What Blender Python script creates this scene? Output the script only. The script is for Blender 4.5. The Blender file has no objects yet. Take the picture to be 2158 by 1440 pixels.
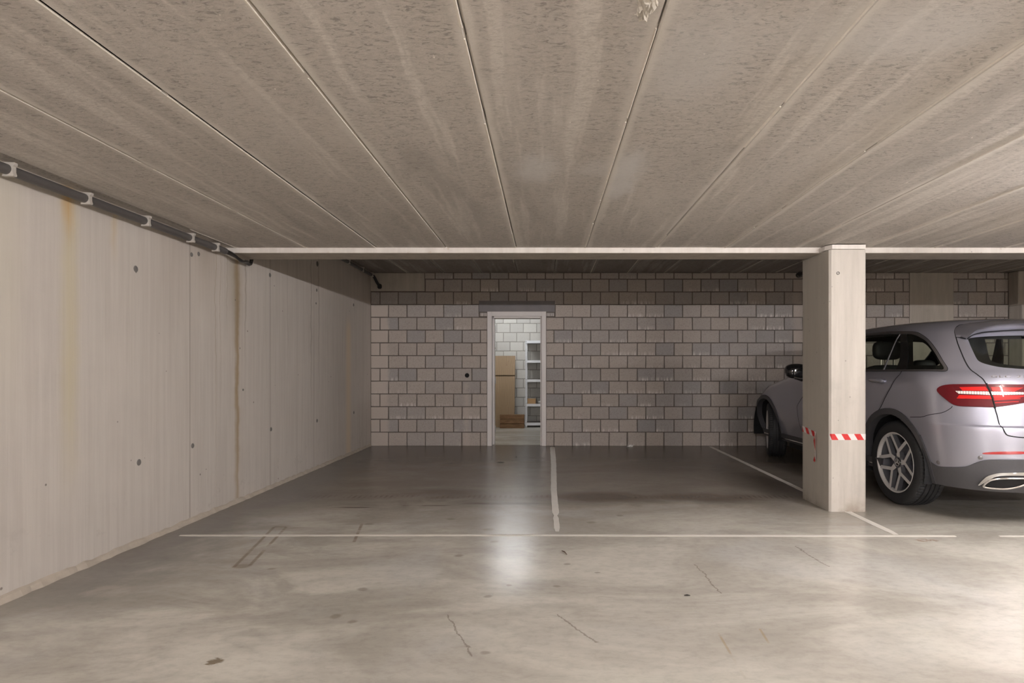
import bpy, bmesh, math, random
import numpy as np
from mathutils import Vector, Matrix
from mathutils.geometry import delaunay_2d_cdt
random.seed(7)
R = math.radians
sc = bpy.context.scene
C = sc.collection
# ------------------------------------------------------------------ camera, world, lamps, exposure
CAM_H = 1.167
cam = bpy.data.objects.new('camera', bpy.data.cameras.new('camera'))
C.objects.link(cam)
cam.location = (0, 0, CAM_H)
cam.rotation_euler = (R(90), 0, 0)
cam.data.sensor_fit = 'HORIZONTAL'
cam.data.sensor_width = 36
cam.data.lens = 36 * 1200 / 2158
cam.data.shift_x = -71 / 2158
cam.data.shift_y = 63 / 2158
cam.data.clip_start = .05
sc.camera = cam
w = bpy.data.worlds.new('world')
sc.world = w
w.use_nodes = True
w.node_tree.nodes['Background'].inputs[0].default_value = (.05, .05, .05, 1)
w.node_tree.nodes['Background'].inputs[1].default_value = .2
sc.view_settings.view_transform = 'Standard'
sc.view_settings.look = 'None'
sc.view_settings.gamma = 1
sc.view_settings.use_curve_mapping = False
sc.view_settings.exposure = 0.92
sc.cycles.use_denoising = True
sc.cycles.diffuse_bounces = 6
sc.cycles.max_bounces = 14
sc.cycles.transparent_max_bounces = 16
# tube lamps: (x, y, z, length, strength, turned along y); the fittings are built further down
GARAGE_LAMPS = [(3.3, 2.4, 2.162, 1.2, 232, True), (-.9, -2.5, 2.13, 1.4, 400, False), (7.4, 2.4, 2.162, 1.2, 330, True), (3.6, -2.5, 2.13, 1.4, 520, False)]  # the last lamp is added out of view to even the light towards the back
STORE_LAMP = (-.80, 10.95, 2.60, 1.0, 72)
LAMP_COL = (1.0, .966, .972)

# ------------------------------------------------------------------ helpers
def tag(o, label=None, cat=None, group=None, kind=None):
    if label: o['label'] = label
    if cat: o['category'] = cat
    if group: o['group'] = group
    if kind: o['kind'] = kind
    return o
def mesh(name, V, F, mats=None, fm=None, smooth=False):
    me = bpy.data.meshes.new(name)
    me.from_pydata([tuple(v) for v in V], [], [tuple(f) for f in F])
    for m in (mats if isinstance(mats, (list, tuple)) else [mats]):
        if m: me.materials.append(m)
    if fm: me.polygons.foreach_set('material_index', fm)
    if smooth: me.polygons.foreach_set('use_smooth', [True] * len(me.polygons))
    me.update()
    return me
def link(name, me, parent=None, loc=None):
    o = bpy.data.objects.new(name, me)
    C.objects.link(o)
    if parent: o.parent = parent
    if loc: o.location = loc
    return o
def empty(name, loc, rz=0):
    o = bpy.data.objects.new(name, None)
    C.objects.link(o)
    o.location = loc
    o.rotation_euler.z = rz
    o.empty_display_size = .1
    return o
class MB:
    """collects shapes into one mesh"""
    def __init__(s): s.V = []; s.F = []; s.M = []; s.mi = 0
    def add(s, V, F):
        b = len(s.V); s.V += [tuple(v) for v in V]
        for f in F: s.F.append(tuple(i + b for i in f)); s.M.append(s.mi)
        return s
    def box(s, x0, x1, y0, y1, z0, z1, c=0):
        if c <= 0:
            V = [(x, y, z) for x in (x0, x1) for y in (y0, y1) for z in (z0, z1)]
            return s.add(V, [(0, 1, 3, 2), (4, 6, 7, 5), (0, 4, 5, 1), (2, 3, 7, 6), (0, 2, 6, 4), (1, 5, 7, 3)])
        bm = bmesh.new()
        bmesh.ops.create_cube(bm, size=1)
        for v in bm.verts:
            v.co = ((x0 + x1) / 2 + v.co.x * (x1 - x0), (y0 + y1) / 2 + v.co.y * (y1 - y0), (z0 + z1) / 2 + v.co.z * (z1 - z0))
        bmesh.ops.bevel(bm, geom=bm.edges[:], offset=c, segments=1, affect='EDGES')
        bm.verts.index_update()
        V = [v.co[:] for v in bm.verts]; F = [[v.index for v in f.verts] for f in bm.faces]
        bm.free()
        return s.add(V, F)
    def tube(s, pts, r, n=10, caps=True):
        pts = [Vector(p) for p in pts]
        rs = r if isinstance(r, (list, tuple)) else [r] * len(pts)
        V = []; F = []; up = None
        for i, p in enumerate(pts):
            t = (pts[min(i + 1, len(pts) - 1)] - pts[max(i - 1, 0)]).normalized()
            if up is None: up = Vector((0, 0, 1)) if abs(t.z) < .9 else Vector((1, 0, 0))
            a = t.cross(up).normalized(); b = a.cross(t).normalized(); up = b
            for k in range(n):
                q = 2 * math.pi * k / n
                V.append(p + (a * math.cos(q) + b * math.sin(q)) * rs[i])
        for i in range(len(pts) - 1):
            for k in range(n):
                F.append((i * n + k, i * n + (k + 1) % n, (i + 1) * n + (k + 1) % n, (i + 1) * n + k))
        if caps: F += [tuple(range(n)), tuple(range((len(pts) - 1) * n, len(pts) * n))[::-1]]
        return s.add(V, F)
    def prism(s, poly, fn, d0, d1):
        """poly: 2D outline, fn(a, b, d) -> point"""
        n = len(poly)
        V = [fn(a, b, d0) for a, b in poly] + [fn(a, b, d1) for a, b in poly]
        F = [tuple(range(n)), tuple(range(n, 2 * n))[::-1]] + [(i, i + n, (i + 1) % n + n, (i + 1) % n) for i in range(n)]
        return s.add(V, F)
    def lathe(s, prof, ax, n=32, cx=0, cy=0, cz=0, closed=False):
        """prof: (radius, axial) pairs; ax 'x' or 'z' or 'y'"""
        V = []; F = []; m = len(prof)
        for k in range(n):
            q = 2 * math.pi * k / n; c, si = math.cos(q), math.sin(q)
            for r, t in prof:
                V.append({'x': (cx + t, cy + r * c, cz + r * si), 'y': (cx + r * c, cy + t, cz + r * si), 'z': (cx + r * c, cy + r * si, cz + t)}[ax])
        for k in range(n):
            for j in range(m if closed else m - 1):
                F.append((k * m + j, k * m + (j + 1) % m, ((k + 1) % n) * m + (j + 1) % m, ((k + 1) % n) * m + j))
        return s.add(V, F)
    def ellipsoid(s, c, r, n=16, m=10, p=1.0):
        V = []; F = []
        sg = lambda t: math.copysign(abs(t) ** p, t)
        for j in range(m + 1):
            a = -math.pi / 2 + math.pi * j / m
            for k in range(n):
                q = 2 * math.pi * k / n
                V.append((c[0] + r[0] * sg(math.cos(a)) * sg(math.cos(q)), c[1] + r[1] * sg(math.cos(a)) * sg(math.sin(q)), c[2] + r[2] * sg(math.sin(a))))
        for j in range(m):
            for k in range(n):
                F.append((j * n + k, j * n + (k + 1) % n, (j + 1) * n + (k + 1) % n, (j + 1) * n + k))
        return s.add(V, F)
    def me(s, name, mats=None, smooth=False):
        m = mesh(name, s.V, s.F, mats, s.M, smooth)
        bm = bmesh.new(); bm.from_mesh(m)
        bmesh.ops.recalc_face_normals(bm, faces=bm.faces[:])
        bm.to_mesh(m); bm.free()
        return m
    def build(s, name, mats=None, parent=None, loc=None, smooth=False):
        me = s.me(name, mats, smooth)
        if smooth:
            try: me.set_sharp_from_angle(angle=R(40))
            except Exception: pass
        return link(name, me, parent, loc)

# ------------------------------------------------------------------ material DSL
class N:
    def __init__(s, name):
        s.m = bpy.data.materials.new(name); s.m.use_nodes = True
        s.t = s.m.node_tree; s.b = s.t.nodes['Principled BSDF']
        s._pos = None
    def set(s, k, v):
        if hasattr(v, 'is_output'): s.t.links.new(v, s.b.inputs[k])
        else: s.b.inputs[k].default_value = (*v, 1) if isinstance(v, tuple) and len(v) == 3 else v
        return s
    def put(s, inp, v):
        if hasattr(v, 'is_output'): s.t.links.new(v, inp)
        elif isinstance(v, tuple) and len(v) == 3 and inp.type == 'RGBA': inp.default_value = (*v, 1)
        else: inp.default_value = v
    def node(s, ty, **kw):
        n = s.t.nodes.new(ty)
        for k, v in kw.items(): setattr(n, k, v)
        return n
    @property
    def pos(s):
        if s._pos is None: s._pos = s.node('ShaderNodeNewGeometry').outputs['Position']
        return s._pos
    def obj(s): return s.node('ShaderNodeTexCoord').outputs['Object']
    def xyz(s, v=None):
        n = s.node('ShaderNodeSeparateXYZ'); s.put(n.inputs[0], v or s.pos); return n.outputs
    def scale(s, v, sx, sy, sz):
        n = s.node('ShaderNodeMapping'); s.put(n.inputs['Vector'], v); n.inputs['Scale'].default_value = (sx, sy, sz); return n.outputs[0]
    def noise(s, v, scale, detail=4, rough=.55, dist=0):
        n = s.node('ShaderNodeTexNoise'); s.put(n.inputs['Vector'], v); n.inputs['Scale'].default_value = scale
        n.inputs['Detail'].default_value = detail; n.inputs['Roughness'].default_value = rough; n.inputs['Distortion'].default_value = dist
        return n.outputs[0]
    def M(s, op, a, b=0.0, c=0.0, clamp=False):
        n = s.node('ShaderNodeMath', operation=op); n.use_clamp = clamp
        s.put(n.inputs[0], a); s.put(n.inputs[1], b); s.put(n.inputs[2], c)
        return n.outputs[0]
    def step(s, v, a, b):
        """0 at a, 1 at b, smooth"""
        n = s.node('ShaderNodeMapRange', interpolation_type='SMOOTHSTEP'); s.put(n.inputs[0], v)
        lo, hi, f0, f1 = (a, b, 0, 1) if a < b else (b, a, 1, 0)
        n.inputs[1].default_value = lo; n.inputs[2].default_value = hi; n.inputs[3].default_value = f0; n.inputs[4].default_value = f1
        return n.outputs[0]
    def mul(s, *a):
        r = a[0]
        for x in a[1:]: r = s.M('MULTIPLY', r, x)
        return r
    def add(s, *a):
        r = a[0]
        for x in a[1:]: r = s.M('ADD', r, x)
        return r
    def mix(s, f, a, b, mode='MIX'):
        n = s.node('ShaderNodeMix', data_type='RGBA', blend_type=mode); n.clamp_factor = True
        s.put(n.inputs[0], f); s.put(n.inputs[6], a); s.put(n.inputs[7], b)
        return n.outputs[2]
    def band(s, v, c, w):
        """bell of half width w round c"""
        return s.step(s.M('ABSOLUTE', s.M('SUBTRACT', v, c)), w, 0)
    def bump(s, h, strength=.3, dist=.01):
        n = s.node('ShaderNodeBump'); n.inputs['Strength'].default_value = strength; n.inputs['Distance'].default_value = dist
        s.put(n.inputs['Height'], h); s.t.links.new(n.outputs[0], s.b.inputs['Normal'])
    def ell(s, X, Y, cx, cy, rx, ry, soft=.6):
        a = s.M('DIVIDE', s.M('SUBTRACT', X, cx), rx); b = s.M('DIVIDE', s.M('SUBTRACT', Y, cy), ry)
        return s.step(s.M('SQRT', s.add(s.mul(a, a), s.mul(b, b))), 1, 1 - soft)
    def seg(s, X, Y, x0, y0, x1, y1, w):
        dx, dy = x1 - x0, y1 - y0; L = math.hypot(dx, dy); dx /= L; dy /= L
        px = s.M('SUBTRACT', X, x0); py = s.M('SUBTRACT', Y, y0)
        t = s.add(s.mul(px, dx), s.mul(py, dy)); d = s.M('ABSOLUTE', s.M('SUBTRACT', s.mul(px, dy), s.mul(py, dx)))
        return s.mul(s.step(d, w, w * .3), s.M('GREATER_THAN', t, 0), s.M('LESS_THAN', t, L))
def simple(name, col, rough=.6, metal=0, coat=0, var=.06, scale=8, spec=.5):
    n = N(name)
    f = n.noise(n.obj(), scale, 4)
    n.set('Base Color', n.mix(f, tuple(c * (1 - var) for c in col), tuple(min(1, c * (1 + var)) for c in col)))
    n.set('Roughness', rough).set('Metallic', metal).set('Coat Weight', coat).set('Coat Roughness', .04).set('Specular IOR Level', spec)
    return n.m

MAT = {}
def mats():
    # ---- polished concrete floor
    n = N('floor_concrete'); X, Y, Z = n.xyz()
    st = n.scale(n.pos, 1, 1, 1)
    wob = n.noise(n.pos, 1.3, 5, .6, .6)
    f1 = n.noise(n.scale(n.pos, .55, 1.2, 1), 1.1, 6, .62, .8)
    f2 = n.noise(n.scale(n.pos, .7, 1, 1), 5, 4, .55, .2)
    f3 = n.noise(n.scale(n.pos, 5, 14, 1), 5, 3, .6)
    col = n.mix(n.step(f1, .36, .64), (.43, .40, .35), (.62, .59, .52))
    col = n.mix(n.mul(n.step(f2, .40, .85), .40), col, (.36, .33, .285))
    col = n.mix(n.mul(n.step(n.noise(n.pos, .9, 4, .5, 1.2), .52, .7), .4), col, (.53, .525, .50))
    col = n.mix(n.mul(n.step(X, .4, -1.6), n.step(n.noise(n.scale(n.pos, .7, 1.3, 1), 1.6, 5, .6, .7), .42, .62), .6), col, (.30, .275, .235))
    # bay behind the line: brown stains with its dimmer light painted in, then a wheel-worn band
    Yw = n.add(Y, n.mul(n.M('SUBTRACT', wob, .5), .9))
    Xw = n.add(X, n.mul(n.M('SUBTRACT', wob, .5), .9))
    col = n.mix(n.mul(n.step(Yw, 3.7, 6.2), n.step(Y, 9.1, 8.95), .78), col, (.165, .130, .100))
    col = n.mix(n.mul(n.step(Yw, 6.2, 8.4), n.step(Y, 9.1, 8.95), .6), col, (.095, .074, .059))  # shade along the back wall painted into the colour, ending at the doorway
    worn = n.mul(n.band(Yw, 5.25, .5), n.step(f1, .3, .6), n.step(X, 3, 1.6))
    col = n.mix(n.mul(worn, .7), col, (.12, .088, .06))
    treads = n.M('SINE', n.mul(X, 130))
    col = n.mix(n.mul(n.band(n.add(Y, n.mul(f2, .1)), 5.36, .10), n.step(treads, -.2, .6), n.step(f2, .42, .6), .45), col, (.09, .07, .05))
    for cx, cy, rx, ry, k in [(.55, 5.3, .55, .3, .75), (-.35, 5.03, .5, .07, .7), (-1.6, 4.88, .25, .03, .8), (-1.0, 4.95, .2, .03, .7), (-1.05, 5.5, .5, .25, .5), (1.5, 5.25, .7, .3, .5)]:
        col = n.mix(n.mul(n.ell(Xw, Y, cx, cy, rx, ry, .8), k), col, (.085, .06, .042))
    # grey damp strip along the left wall
    dam = n.mul(n.step(Xw, -1.85, -2.55), n.step(f1, .1, .4), n.step(Y, 2.2, 3.6))
    col = n.mix(n.mul(dam, .9), col, (.175, .16, .145))
    for cx, cy, rx, ry in [(-2.32, 3.02, .16, .12), (-2.1, 3.35, .2, .06), (-1.55, 2.75, .3, .06)]:
        col = n.mix(n.mul(n.ell(Xw, n.add(Y, n.mul(n.M('SUBTRACT', f2, .5), .3)), cx, cy, rx, ry, .7), .55), col, (.42, .38, .33))
    # rust outlines left by something that stood there
    for a in [(-1.857, 3.39, -2.036, 4.27), (-1.778, 3.42, -1.945, 4.27), (-2.036, 4.27, -1.945, 4.27), (-1.31, 3.89, -1.406, 4.36)]:
        col = n.mix(n.mul(n.seg(X, n.add(Y, 0), *a, .016), n.step(f2, .3, .55), .6), col, (.16, .10, .06))
    col = n.mix(n.mul(n.ell(X, Y, -1.82, 3.41, .07, .05, .5), .5), col, (.15, .095, .06))
    col = n.mix(n.mul(n.ell(X, Y, 2.63, 3.93, .10, .05, .5), n.step(n.noise(n.pos, 25, 3), .4, .55), .6), col, (.26, .14, .08))
    # hairline cracks and scratches
    cw = n.add(X, n.mul(n.M('SUBTRACT', n.noise(n.pos, 6, 6, .75), .5), .10))
    for a in [(-.47, 2.73, -.30, 2.33), (.057, 2.735, .214, 2.45), (.90, 3.44, .926, 2.99), (1.66, 3.8, 1.686, 3.4)]:
        col = n.mix(n.mul(n.seg(cw, Y, *a, .006), .55), col, (.15, .12, .09))
    for a in [(.77, 2.54, .755, 2.1), (.97, 2.58, .954, 2.41)]:
        col = n.mix(n.mul(n.seg(X, Y, *a, .008), n.step(f2, .4, .6), .5), col, (.36, .26, .13))
    # small dark drips
    for px_, py_, r_ in [(-1.62, 3.36, .035), (-.98, 3.05, .04), (-1.0, 2.72, .035), (-.9, 2.66, .03), (.13, 3.45, .03), (.06, 3.1, .03), (.30, 3.3, .025), (-.55, 3.6, .04), (-.42, 4.2, .06), (-.35, 3.9, .04), (-.75, 4.5, .05), (.35, 4.4, .05), (.6, 4.6, .04), (-.30, 2.95, .03), (-.2, 3.1, .022), (-1.35, 4.35, .05), (-.25, 2.35, .03)]:
        col = n.mix(n.mul(n.ell(X, n.add(Y, n.mul(n.M('SUBTRACT', f2, .5), .08)), px_, py_, r_, r_ * .8, .6), .5), col, (.20, .17, .135))
    for cx, cy in [(-1.33, 2.33), (-1.75, 1.95), (-.93, 1.86)]:
        col = n.mix(n.mul(n.ell(X, n.add(Y, n.mul(f3, .08)), cx, cy, .04, .03, .4), .8), col, (.13, .08, .03))
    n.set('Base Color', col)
    fg = n.noise(n.scale(n.pos, .6, 1, 1), 26, 5, .72)
    col = n.mix(n.mul(n.step(fg, .42, .70), .30), col, n.mix(.5, col, (.10, .085, .07)))
    n.set('Base Color', col)
    n.set('Roughness', .26)
    n.set('Specular IOR Level', .42)
    n.bump(n.add(f3, n.mul(f2, .6)), .06, .004)
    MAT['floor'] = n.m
    # ---- cast concrete wall on the left
    n = N('cast_concrete_wall'); X, Y, Z = n.xyz()
    sv = n.noise(n.scale(n.pos, 1, 9, .35), 3, 6, .65)
    sv2 = n.noise(n.scale(n.pos, 1, 30, .25), 3, 4, .6)
    bl = n.noise(n.pos, 1.2, 5, .6)
    fine = n.noise(n.pos, 30, 5, .7)
    col = n.mix(n.step(sv, .3, .7), (.48, .435, .39), (.54, .495, .445))
    col = n.mix(n.mul(n.step(sv2, .52, .75), .18), col, (.38, .33, .28))
    col = n.mix(n.mul(n.step(bl, .45, .7), .35), col, (.58, .53, .475))
    Yw = n.add(Y, n.mul(n.M('SUBTRACT', n.noise(n.scale(n.pos, 0, 1, 1.2), 3, 4), .5), .10))
    def stain(c, w, k, colr, z0, z1, wob=True):
        return n.mix(n.mul(n.band(Yw if wob else Y, c, w), n.step(Z, z0, z1), n.add(.45, n.mul(sv2, .9)), k), col, colr)
    col = stain(5.06, .06, .8, (.34, .245, .135), -1.5, .9)
    col = stain(5.07, .025, .45, (.30, .19, .08), -1., 1.2)
    col = stain(5.06, .11, .55, (.30, .23, .145), 1.1, 1.9)
    col = stain(5.00, .20, .40, (.30, .25, .18), 1.3, 2.15)
    col = stain(4.74, .012, .45, (.30, .23, .14), -.5, 1.8)
    col = stain(4.81, .010, .40, (.28, .21, .13), .4, 1.9)
    col = stain(4.90, .012, .45, (.30, .25, .19), 1.2, 2.0)
    col = stain(5.2, .018, .55, (.24, .19, .14), 1.0, 2.0)
    col = stain(3.28, .10, .55, (.52, .45, .26), .3, 1.2)
    col = stain(3.27, .06, .75, (.50, .31, .13), 1.85, 2.15)
    col = stain(3.62, .05, .4, (.5, .36, .17), 1.8, 2.1)
    col = stain(2.9, .15, .25, (.52, .48, .34), .6, 1.8)
    col = stain(4.2, .35, .35, (.33, .275, .225), 1.2, 2.2)
    col = stain(4.6, .3, .5, (.33, .265, .20), 1.5, 2.25)
    for c, k in [(6.66, .5), (6.88, .45), (6.05, .2)]:
        col = stain(c, .03, k, (.24, .20, .165), -.2, 1.9)
    # pale strip near the back
    col = n.mix(n.mul(n.band(Y, 7.92, .17), n.step(n.M('ABSOLUTE', n.M('SUBTRACT', Y, 7.92)), .15, .12), n.step(Z, 2.0, 1.7), .9), col, (.62, .51, .38))
    # formwork joints
    for c, w_, k in [(4.39, .012, .65), (5.67, .010, .75), (6.28, .009, .4), (6.74, .010, .6), (8.55, .012, .5), (7.35, .006, .2)]:
        col = n.mix(n.mul(n.band(Y, c, w_), n.add(.35, n.mul(bl, .9)), k), col, (.19, .155, .12))
    # scuffs low down and pin holes
    col = n.mix(n.mul(n.step(Z, .45, .2), n.step(n.noise(n.pos, 5, 6, .75), .56, .7), .4), col, (.32, .28, .24))
    vo = n.node('ShaderNodeTexVoronoi'); n.put(vo.inputs['Vector'], n.pos); vo.inputs['Scale'].default_value = 5
    col = n.mix(n.mul(n.step(vo.outputs['Distance'], .05, .03), .8), col, (.16, .13, .11))
    n.set('Base Color', col).set('Roughness', .72).set('Specular IOR Level', .3)
    n.bump(n.add(fine, n.mul(sv2, .8)), .16, .004)
    MAT['wall'] = n.m
    # ---- precast ceiling slabs
    def slab(name, a, b, pale):
        n = N(name); X, Y, Z = n.xyz()
        oi = n.node('ShaderNodeObjectInfo').outputs['Random']
        v = n.pos
        fib = n.noise(n.scale(v, 14, 30, 1), 2.2, 5, .72, .9)
        fin = n.noise(n.scale(v, 1, 1.4, 1), 55, 4, .7, .5)
        big = n.noise(n.scale(v, 1.6, .45, 1), 1.5, 5, .6, .6)
        rib = n.noise(n.scale(v, 9, .22, 1), 1.0, 4, .6, .15)
        wx = n.noise(n.scale(v, 1.2, 1.6, 1), 3, 4, .6)
        sx = n.node('ShaderNodeCombineXYZ'); X2 = n.add(X, n.mul(n.M('SUBTRACT', wx, .5), .06))
        n.put(sx.inputs[0], X2); n.put(sx.inputs[1], n.mul(Y, .05)); n.put(sx.inputs[2], Z)
        rib = n.noise(sx.outputs[0], 11, 3, .55)
        spk = n.noise(n.scale(v, 1, 2.6, 1), 26, 4, .7, 1.2)
        col = n.mix(n.step(fib, .30, .68), a, b)
        col = n.mix(n.mul(n.step(rib, .53, .64), n.step(spk, .62, .42), .75), col, pale)
        col = n.mix(n.mul(n.step(spk, .52, .64), n.step(rib, .62, .48), .8), col, tuple(c * .55 for c in a))
        col = n.mix(n.mul(n.step(fin, .54, .70), .35), col, tuple(c * .6 for c in a))
        col = n.mix(n.mul(n.step(big, .54, .74), .45), col, tuple(c * 1.15 for c in b))
        col = n.mix(n.mul(n.step(big, .46, .3), .5), col, tuple(c * .7 for c in a))
        pk = n.noise(v, 9, 4, .7)
        col = n.mix(n.mul(n.step(n.noise(n.scale(v, 2, 1, 1), 34, 2, .5), .70, .78), n.step(pk, .5, .66), .8), col, tuple(min(1, c * 1.5) for c in pale))
        for cx, cy, rx, ry, k in [(-.05, 2.95, .17, .28, .5), (.42, 3.0, .16, .42, .6), (.42, 3.35, .13, .25, .6), (.25, 3.0, .12, .2, .3), (.5, 1.9, .3, .5, .35), (1.1, 1.8, .5, .25, .4)]:
            col = n.mix(n.mul(n.ell(n.add(X, n.mul(n.M('SUBTRACT', pk, .5), .16)), n.add(Y, n.mul(n.M('SUBTRACT', big, .5), .6)), cx, cy, rx, ry, .8), k * 1.25), col, (.62, .605, .595))
        ex = n.xyz(n.obj())[0]; ew = n.add(ex, n.mul(n.M('SUBTRACT', wx, .5), .05))
        col = n.mix(n.mul(n.M('MAXIMUM', n.step(ew, .045, .012), n.step(ew, .545, .585)), n.add(.35, n.mul(spk, .6))), col, pale)
        col = n.mix(n.mul(oi, .16), col, tuple(c * .7 for c in a))
        n.set('Base Color', col).set('Roughness', .85).set('Specular IOR Level', .2)
        n.bump(n.add(n.mul(fib, .7), fin), .35, .006)
        return n.m
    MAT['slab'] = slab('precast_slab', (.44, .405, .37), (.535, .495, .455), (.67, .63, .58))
    MAT['slab_rear_shaded'] = slab('shaded_rear_slab', (.25, .225, .20), (.31, .28, .255), (.42, .385, .35))  # darker copy of the front slab, with the rear bay's shade painted in
    MAT['joint_lip'] = simple('joint_mortar', (.64, .59, .52), .9, var=.2, scale=30)
    # ---- concrete blocks
    n = N('concrete_block'); X, Y, Z = n.xyz()
    oi = n.node('ShaderNodeObjectInfo').outputs['Random']
    o = n.obj(); ox, oy, oz = n.xyz(o)
    g = n.noise(n.pos, 70, 4, .75); g2 = n.noise(n.pos, 9, 4, .6); big = n.noise(n.pos, 1.4, 4, .6)
    col = n.mix(n.step(n.add(oi, n.mul(big, .35)), .55, 1.1), (.43, .38, .34), (.345, .325, .315))
    col = n.mix(n.mul(n.step(n.M('FRACT', n.mul(oi, 7.31)), .82, .92), .4), col, (.29, .28, .285))
    col = n.mix(n.mul(n.M('FRACT', n.mul(oi, 3.7)), .3), col, (.53, .465, .42))
    col = n.mix(n.mul(n.step(g, .50, .68), .55), col, (.235, .205, .185))
    col = n.mix(n.mul(n.step(g, .45, .25), .35), col, (.62, .57, .52))
    # lime bloom running out at the lower edge of some blocks
    streak = n.noise(n.scale(n.pos, 26, 1, 3), 1.6, 4, .7)
    bloom = n.mul(n.step(oz, .075, .005), n.step(streak, .44, .62), n.step(n.M('FRACT', n.mul(oi, 5.13)), .35, .75), n.step(n.noise(n.pos, .8, 3, .5), .38, .56), .95)
    col = n.mix(bloom, col, (.70, .66, .63))
    # mortar smear beside the left wall and by the right column
    wob = n.mul(n.M('SUBTRACT', n.noise(n.scale(n.pos, 1, 1, .7), 4, 5, .65), .5), .14)
    Xw = n.add(X, wob)
    sm = n.mul(n.step(Xw, -2.42, -2.5), n.step(Z, 2.24, 2.16), .85)
    sm2 = n.mul(n.band(Xw, 3.95, .13), n.step(Z, .9, 1.5), .6)
    sm3 = n.mul(n.band(n.add(X, n.mul(wob, .35)), -1.24, .085), n.step(Z, 1.1, .95), n.step(g2, .25, .55), .6)
    col = n.mix(n.M('MAXIMUM', n.M('MAXIMUM', sm, sm2), sm3), col, (.52, .455, .405))
    n.set('Base Color', col).set('Roughness', .9).set('Specular IOR Level', .2)
    n.bump(g, .5, .004)
    MAT['block'] = n.m
    MAT['mortar'] = simple('mortar', (.15, .128, .113), .95, var=.25, scale=20, spec=.1)
    # white painted-looking light blocks of the storeroom
    n = N('light_block'); g = n.noise(n.pos, 40, 4, .7); oi = n.node('ShaderNodeObjectInfo').outputs['Random']
    col = n.mix(oi, (.56, .55, .52), (.64, .63, .59)); col = n.mix(n.mul(n.step(g, .5, .75), .3), col, (.42, .40, .37))
    n.set('Base Color', col).set('Roughness', .9); n.bump(g, .3, .003); MAT['light_block'] = n.m
    MAT['light_mortar'] = simple('light_mortar', (.33, .31, .28), .95, var=.2, scale=20)
    # ---- column / panels
    def conc(name, a, b, extra=None):
        n = N(name); X, Y, Z = n.xyz()
        s1 = n.noise(n.scale(n.pos, 6, 6, .5), 2.2, 5, .62); bl = n.noise(n.pos, 3.5, 5, .65); fi = n.noise(n.pos, 45, 4, .7)
        col = n.mix(n.step(s1, .3, .7), a, b)
        col = n.mix(n.mul(n.step(bl, .55, .75), .35), col, tuple(c * .8 for c in a))
        col = n.mix(n.mul(n.step(fi, .62, .75), .25), col, tuple(c * .6 for c in a))
        vo = n.node('ShaderNodeTexVoronoi'); n.put(vo.inputs['Vector'], n.pos); vo.inputs['Scale'].default_value = 8
        col = n.mix(n.mul(n.step(vo.outputs['Distance'], .06, .03), .6), col, tuple(c * .4 for c in a))
        if extra: col = extra(n, col, X, Y, Z, bl, s1)
        n.set('Base Color', col).set('Roughness', .75).set('Specular IOR Level', .3)
        n.bump(n.add(fi, s1), .15, .004)
        return n.m
    def foot(n, col, X, Y, Z, bl, s1):
        col = n.mix(n.mul(n.step(Z, .14, .0), n.step(bl, .38, .58), .8), col, (.30, .25, .20))
        col = n.mix(n.mul(n.step(n.noise(n.scale(n.pos, 3, 3, .6), 3, 5, .7), .55, .7), n.step(Z, .6, .2), .3), col, (.34, .30, .26))
        return n.mix(n.mul(n.step(X, 2.365, 2.352), n.step(s1, .3, .6), .45), col, (.33, .32, .265))  # left face painted darker, as the side turned away from the light
    MAT['column'] = conc('column_concrete', (.445, .41, .365), (.535, .495, .445), foot)
    MAT['panel'] = conc('smooth_concrete', (.40, .36, .31), (.47, .425, .37))
    MAT['beam'] = conc('beam_concrete', (.36, .32, .275), (.42, .38, .33))
    def rust(n, col, X, Y, Z, bl, s1):
        r = n.noise(n.scale(n.pos, 5, 1, 14), 2.5, 4, .7)
        return n.mix(n.mul(n.step(r, .62, .74), .6), col, (.40, .26, .14))
    MAT['strip'] = conc('white_edge', (.58, .54, .50), (.66, .62, .58), rust)
    MAT['lintel'] = simple('lintel_grey', (.20, .185, .19), .7, var=.15)
    # ---- others
    MAT['paint_line'] = simple('line_paint', (.70, .66, .60), .5, var=.14, scale=9)
    MAT['frame'] = simple('white_lacquer', (.66, .62, .60), .4, var=.03)
    MAT['hinge'] = simple('steel_plate', (.5, .49, .48), .35, .8)
    MAT['pipe'] = simple('grey_pvc', (.085, .078, .075), .45, var=.12)
    MAT['clip'] = simple('clip_plastic', (.46, .425, .385), .5)
    MAT['rubber'] = simple('black_rubber', (.012, .012, .013), .55, var=.2)
    MAT['cable'] = simple('black_cable', (.016, .014, .013), .3, var=.2)
    MAT['plug'] = simple('grey_plug', (.15, .14, .13), .85, var=.2, scale=40)
    MAT['dark'] = simple('dark_cavity', (.01, .01, .01), .9)
    MAT['paper'] = simple('white_paper', (.7, .68, .65), .8)
    MAT['leaf'] = simple('dark_leaf', (.03, .025, .02), .8)
    MAT['twig'] = simple('twig_brown', (.10, .06, .04), .8)
    MAT['chip'] = simple('broken_concrete', (.50, .46, .40), .9, var=.45, scale=30)
    MAT['cove'] = simple('mortar_cove', (.42, .365, .30), .9, var=.25, scale=12)
    MAT['galv'] = simple('galvanised_steel', (.66, .68, .70), .42, .35, var=.05)
    MAT['shelfboard'] = simple('shelf_board', (.22, .20, .18), .7)
    n = N('plywood'); o = n.pos
    wv = n.node('ShaderNodeTexWave', wave_type='BANDS', bands_direction='X'); n.put(wv.inputs['Vector'], n.scale(o, 1, 1, .12))
    wv.inputs['Scale'].default_value = 9; wv.inputs['Distortion'].default_value = 7; wv.inputs['Detail'].default_value = 3
    kn = n.noise(n.scale(o, 1, 1, .5), 9, 3)
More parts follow.
